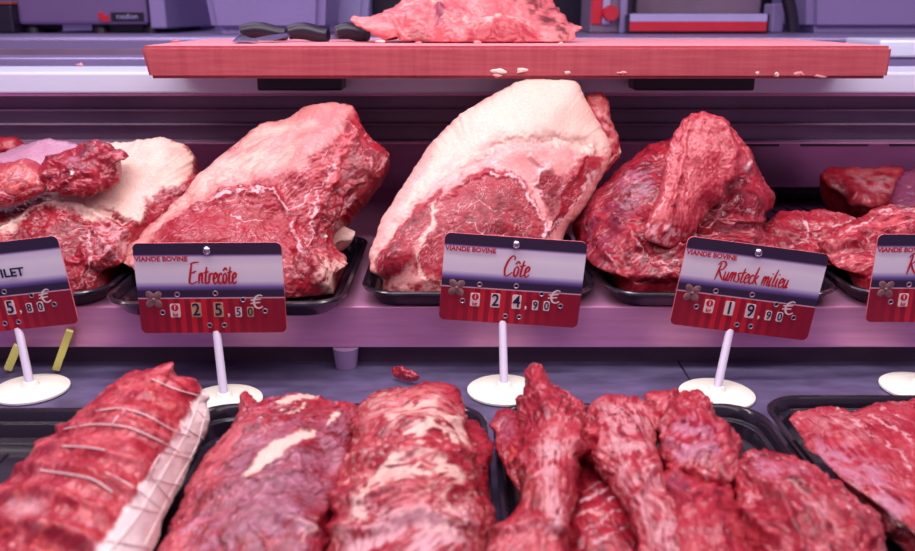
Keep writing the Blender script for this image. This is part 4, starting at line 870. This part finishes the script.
onglet('muscle', 'long pale-streaked muscle lying in the middle of the third tray', [(583.8,418,0.046),(587.2,406,0.05),(600.6,397,0.052),(618.6,397,0.054),(636.5,400,0.054),(654.4,409,0.052),(663.4,422,0.048),(656.6,445,0.046),(658.9,467,0.044),(670.1,490,0.042),(682.4,507,0.04),(699.2,560,0.036),(713.8,640,0.032),(654.4,640,0.032),(644.3,556,0.034),(632.0,530,0.036),(619.7,503,0.038),(605.1,480,0.04),(591.7,466,0.04),(577.1,456,0.04),(573.8,441,0.042),(580.5,430,0.044)],
    ctr=(630,460,.048), bulge=.022, box=(.1265,.45,.083,.150,.0250), seed=21, bias=.12, hiamt=.65, streak=(-65,230,8,.0009,.02), creases=[([(600,410),(604,440),(598,462)],4,.003),([(585,432),(600,440),(608,470)],4,.003),([(650,470),(640,500),(650,540)],4,.003)],
    fats=[('sinew',[(600,405),(640,402),(655,425),(648,460),(660,500),(690,551),(660,560),(640,520),(622,480),(606,440)],8,.4,.3,110)], marble=('sinew',110,.78,.45,-70,5))
onglet('muscle_piece', 'reddish rounded piece at bottom between the streaked muscle and the wide cut', [(652.0,478,0.042),(667.7,468,0.044),(687.8,466,0.044),(712.5,468,0.044),(729.3,478,0.042),(733.7,495,0.04),(740.5,515,0.036),(752.8,535,0.034),(764.0,565,0.032),(779.7,640,0.028),(694.5,640,0.028),(678.9,560,0.034),(667.7,522,0.038),(654.2,498,0.04)], ctr=(704,520,.046), bulge=.018, box=(.1265,.45,.083,.150,.0250), seed=23, bias=.15, creases=[([(680,470),(672,490),(690,500)],4,.004),([(715,480),(712,520),(725,551)],4,.002)], fats=[('violet',[(664,484),(690,478),(684,496),(668,496)],5,.5)], marble=None)
onglet('muscle_piece', 'wrinkled piece leaning at the back right beside the Rumsteck tag stand', [(645.4,402,0.048),(647.5,393,0.052),(658.1,390,0.054),(668.7,393,0.054),(677.2,396,0.054),(698.4,393,0.054),(709.0,397,0.054),(713.2,406,0.052),(721.7,419,0.048),(734.4,433,0.044),(740.8,447,0.042),(736.5,464,0.04),(734.4,486,0.038),(719.6,494,0.04),(694.1,486,0.042),(670.8,472,0.044),(658.1,452,0.046),(660.2,430,0.048),(653.9,415,0.048)],
    ctr=(698,442,.050), bulge=.018, box=(.1265,.45,.083,.150,.0250), seed=24, bias=.1, hiamt=.55, creases=[([(672,396),(674,415),(664,432)],3,.005),([(664,440),(695,452),(722,446)],4,.003),([(722,425),(726,450),(728,480)],4,.003),([(670,468),(695,470),(720,480)],4,.004)],
    fats=[('lav',[(664,435),(690,415),(718,430),(725,455),(690,465),(668,455)],7,.55,.25,90),('hi',[(650,395),(670,394),(668,410),(655,412)],4,.5,.2,150)])
onglet('wide_cut', 'wide coarse cut hanging at the front right corner of the third tray', [(737,458,.042),(746,449,.046),(760,447,.048),(778,450,.048),(800,460,.046),(824,474,.044),(848,491,.040),(866,508,.038),(880,522,.036),(888,545,.032),(892,590,.030),(862,640,.026),(752,640,.026),(755,580,.032),(747,540,.036),(736,505,.038),(733,478,.040)],
    ctr=(800,520,.046), bulge=.020, box=(.1265,.45,.083,.150,.0250), seed=25, bias=.05, hiamt=.6, mid=(.0035,75), streak=(-35,190,6,.0015,.025), creases=[([(745,470),(775,490),(790,520),(800,551)],5,.005),([(790,470),(820,500),(850,515),(870,540)],5,.004),([(755,520),(775,540)],4,.004),([(735,460),(742,490),(750,520)],4,.003)],
    fats=[('lav',[(752,452),(800,462),(815,480),(780,478),(755,470)],6,.5,.25,90),('dark',[(762,486),(790,500),(785,520),(765,505)],5,.5,.2,100)], marble=('sinew',100,.80,.5,-35,4))
o = meat('flat_steak', [(784,425,.030),(787,417,.032),(797,412,.034),(810,409,.036),(826,407,.036),(842,408,.036),(851,412,.035),(862,408,.036),(876,402,.037),(900,400,.038),(930,399,.038),(970,402,.038),(1030,430,.034),(1060,560,.028),(990,600,.026),(935,560,.024),(912,536,.024),(893,528,.024),(878,520,.024),(856,500,.026),(835,482,.028),(815,466,.028),(794,456,.028),(788,440,.029)],
    ctr=(890,465,.034), bulge=.012, thick=.022, floor=LF, box=(.34,.465,.0915,.150,.0250), seed=26, rag=1.4, bias=.18, hiamt=.35, lumps=(.004,26), mid=(.0012,85), streak=(-38,230,12,.0006,.01), p=4,
    creases=[([(820,425),(860,440),(900,480)],5,.0015)], fats=[('lav',[(815,440),(850,445),(885,470),(905,500),(915,530),(880,515),(845,480),(820,460)],8,.6,.25,90),('sinew',[(795,418),(840,415),(880,440),(850,445)],8,.25,.3,90)],
    veins=[('sinew',[(852,420),(885,440),(915,470)],1.2,.6),('sinew',[(868,415),(900,432),(930,455)],1.3,.6),('sinew',[(880,410),(920,428)],1.1,.6),('fat',[(838,408),(842,412)],1.6,.9),('fat',[(876,512),(893,524),(914,530)],1.8,.7)], marble=('sinew',120,.84,.5,-38,8), **KW)
thing(o, 'thin bright red flat steak alone in the bottom right tray', 'meat')
# --- meat on the board
o = meat('trimmed_cut', [(351,22,.99),(353,16,1.0),(362,18,1.0),(376,14,1.01),(390,8,1.02),(404,0,1.04),(418,-10,1.05),(450,-22,1.06),(500,-24,1.06),(530,-14,1.06),(552,0,1.05),(560,14,1.03),(568,22,1.02),(583,27,1.0),(576,34,.995),(571,42,.985),(536,45,.98),(477,45,.98),(430,45,.98),(404,42,.98),(396,37,.985),(386,42,.985),(376,35,.985),(362,29,.985)],
    ctr=(475,18,1.01), bulge=.02, thick=.07, tdir=(0,1,-.05), floor=BZ1+.0002, seed=27, rag=1.6, bias=.2, hiamt=.6, lumps=(.006,30), mid=(.0035,70), base=('mid','hi','pinkfat'),
    creases=[([(410,20),(440,12),(470,20),(500,18)],4,.004),([(440,8),(445,22),(436,30)],4,.004),([(395,20),(402,38)],4,.004)],
    fats=[('mid',[(465,30),(490,25),(515,22),(540,30),(535,44),(465,44)],4,.85),('dark',[(530,-8),(550,0),(568,22),(572,40),(556,40),(545,25),(520,5),(505,-10)],4,.85,.35,100),('violet',[(436,10),(448,8),(444,24),(436,28)],3,.7),('dark',[(408,26),(430,32),(428,42),(408,42)],4,.5),('pinkfat',[(352,14),(375,22),(400,28),(400,40),(385,40),(360,28)],4,.6,.3,120)],
    veins=[('fat',[(440,20),(470,24),(500,16),(530,24)],2.4,.6),('fat',[(404,4),(420,0),(440,4)],3,.5)])
thing(o, 'pink trimmed cut lying on the red chopping board', 'meat')
def crumb(label, px, py, Y, r, base, sd, g='fat crumbs', zf=None, sx=1.6, th=None):
    k = 9; a = np.linspace(0, 2*math.pi, k, endpoint=False); rr = _rs.uniform(.55, 1.2, k)
    out = [(px+math.cos(t)*r*q*sx, py+math.sin(t)*r*q*.8, Y) for t, q in zip(a, rr)]
    o = meat('meat_crumb', out, bulge=.0015, thick=th or .003, seed=sd, base=base, bias=.3, rag=.5, lumps=(.0008,300), mid=(.0003,500), fine=(0,300), floor=zf, ppv=1.2)
    return thing(o, label, 'meat crumb', g)
W_ = ('fat','fat','white'); P_ = ('hi','pinkfat','pinkfat')
for i, (x, y, r, sx, bs, lb) in enumerate(((500,71,3,2.2,W_,'larger cream fat crumb stuck to the board front above the Côte roast'),(522,70.5,2.6,2.4,W_,'flatter cream crumb on the board front, right of the larger crumb'),(497,76,1.8,2.,P_,'pinkish crumb hanging under the board edge above the Côte roast'),(568,72,1.8,1.6,W_,'small cream crumb on the board front above the rib end'),(622,73,2,2.,P_,'small pink crumb low on the board front right of the rib end'),(757,73,2.4,.7,W_,'upright cream crumb on the board front above the right cleat end'),(777,74,2.6,1.4,W_,'slanted cream crumb on the board front left of the long smear'),(800,73,2.8,2.8,P_,'long pink fat smear low on the board front at right'),(820,76,2,3.,P_,'thin pink fat smear at the right end of the long smear'))):
    crumb(lb, x, y, .8985, r*1.35, bs, 100+i, 'crumbs on the board front', sx=sx, th=.0015)
for i, (x, y, Y, r, bs, lb) in enumerate(((379,42,.965,4,W_,'cream fat scrap on the board beside the left tip of the cut'),(418,43,.95,2.5,P_,'pink crumb on the board under the left half of the cut'),(477,43.,.95,3.2,P_,'pink fat scrap on the board in front of the cut'),(561,43.5,.94,2,W_,'tiny cream crumb on the board right of the cut'),(176,42,.97,3.4,('orange','orange','hi'),'bright orange red crumb on the left end of the board'))):
    z = float(atY(x, y, Y)[2]); Yb = float(atZ(x, y, BZ1+.002)[1])
    crumb(lb, x, y, min(Yb, 1.1), r, bs, 120+i, 'scraps on top of the board', BZ1+.0002)
crumb('pink crumb on the bright top rail left of the board', 80, 65, float(atZ(80, 65, .2445)[1]), 3, P_, 130, 'scraps on top of the board', .2426)['group'] = 'rail crumbs'
o = meat('meat_scrap', [(392,368,.010),(400,366,.014),(406,369,.012),(412,370,.012),(420,377,.008),(408,378,.006),(398,376,.006),(393,374,.006)], mode='Z', bulge=.003, thick=.008, tdir=(0,.1,-1), floor=.0004, seed=140, bias=.2, rag=.9, lumps=(.002,120), ppv=1.5)
thing(o, 'small red meat scrap on the bare steel deck behind the ridged cut', 'meat scrap')
# ------------------------------------------------------------------ lights, world, camera
def area(name, loc, tgt, sx, sy, power, col):
    l = bpy.data.lights.new(name, 'AREA'); l.shape = 'RECTANGLE'; l.size = sx; l.size_y = sy; l.energy = power; l.color = col
    o = bpy.data.objects.new(name, l); COL.objects.link(o); o.location = loc
    o.rotation_euler = (Vector(tgt)-Vector(loc)).to_track_quat('-Z', 'Y').to_euler(); return o
area('case_lamp', (0, .62, .78), (0, .72, .05), 1.9, .08, 9.5, (1, .88, .88))
area('front_fill', (0, -.25, 1.25), (0, .80, .1), 1.8, .5, 8.0, (1, .80, .88))  # unseen fill added in front to brighten tags and meat faces
area('room_lamp', (-.5, 1.3, 1.60), (0, 1.5, .2), 2.2, .6, 14.0, (.88, .84, 1))
w = bpy.data.worlds.new('w'); bpy.context.scene.world = w; w.use_nodes = True
w.node_tree.nodes['Background'].inputs[0].default_value = (.42, .28, .50, 1); w.node_tree.nodes['Background'].inputs[1].default_value = .6
cam = bpy.data.cameras.new('camera'); co = bpy.data.objects.new('camera', cam); COL.objects.link(co)
co.location = (0, 0, H); co.rotation_euler = (math.radians(90)-PITCH, 0, 0); cam.lens = 35; cam.sensor_width = 36; cam.clip_start = .01
cam.dof.use_dof = True; cam.dof.focus_distance = .80; cam.dof.aperture_fstop = 7.0
bpy.context.scene.camera = co
for o in bpy.context.scene.objects:
    if o.parent is None: o.location.z += ZOFF
vs_ = bpy.context.scene.view_settings
bpy.context.scene.display_settings.display_device = 'sRGB'
vs_.view_transform = 'Standard'; vs_.look = 'None'; vs_.exposure = 0; vs_.gamma = 1; vs_.use_curve_mapping = False
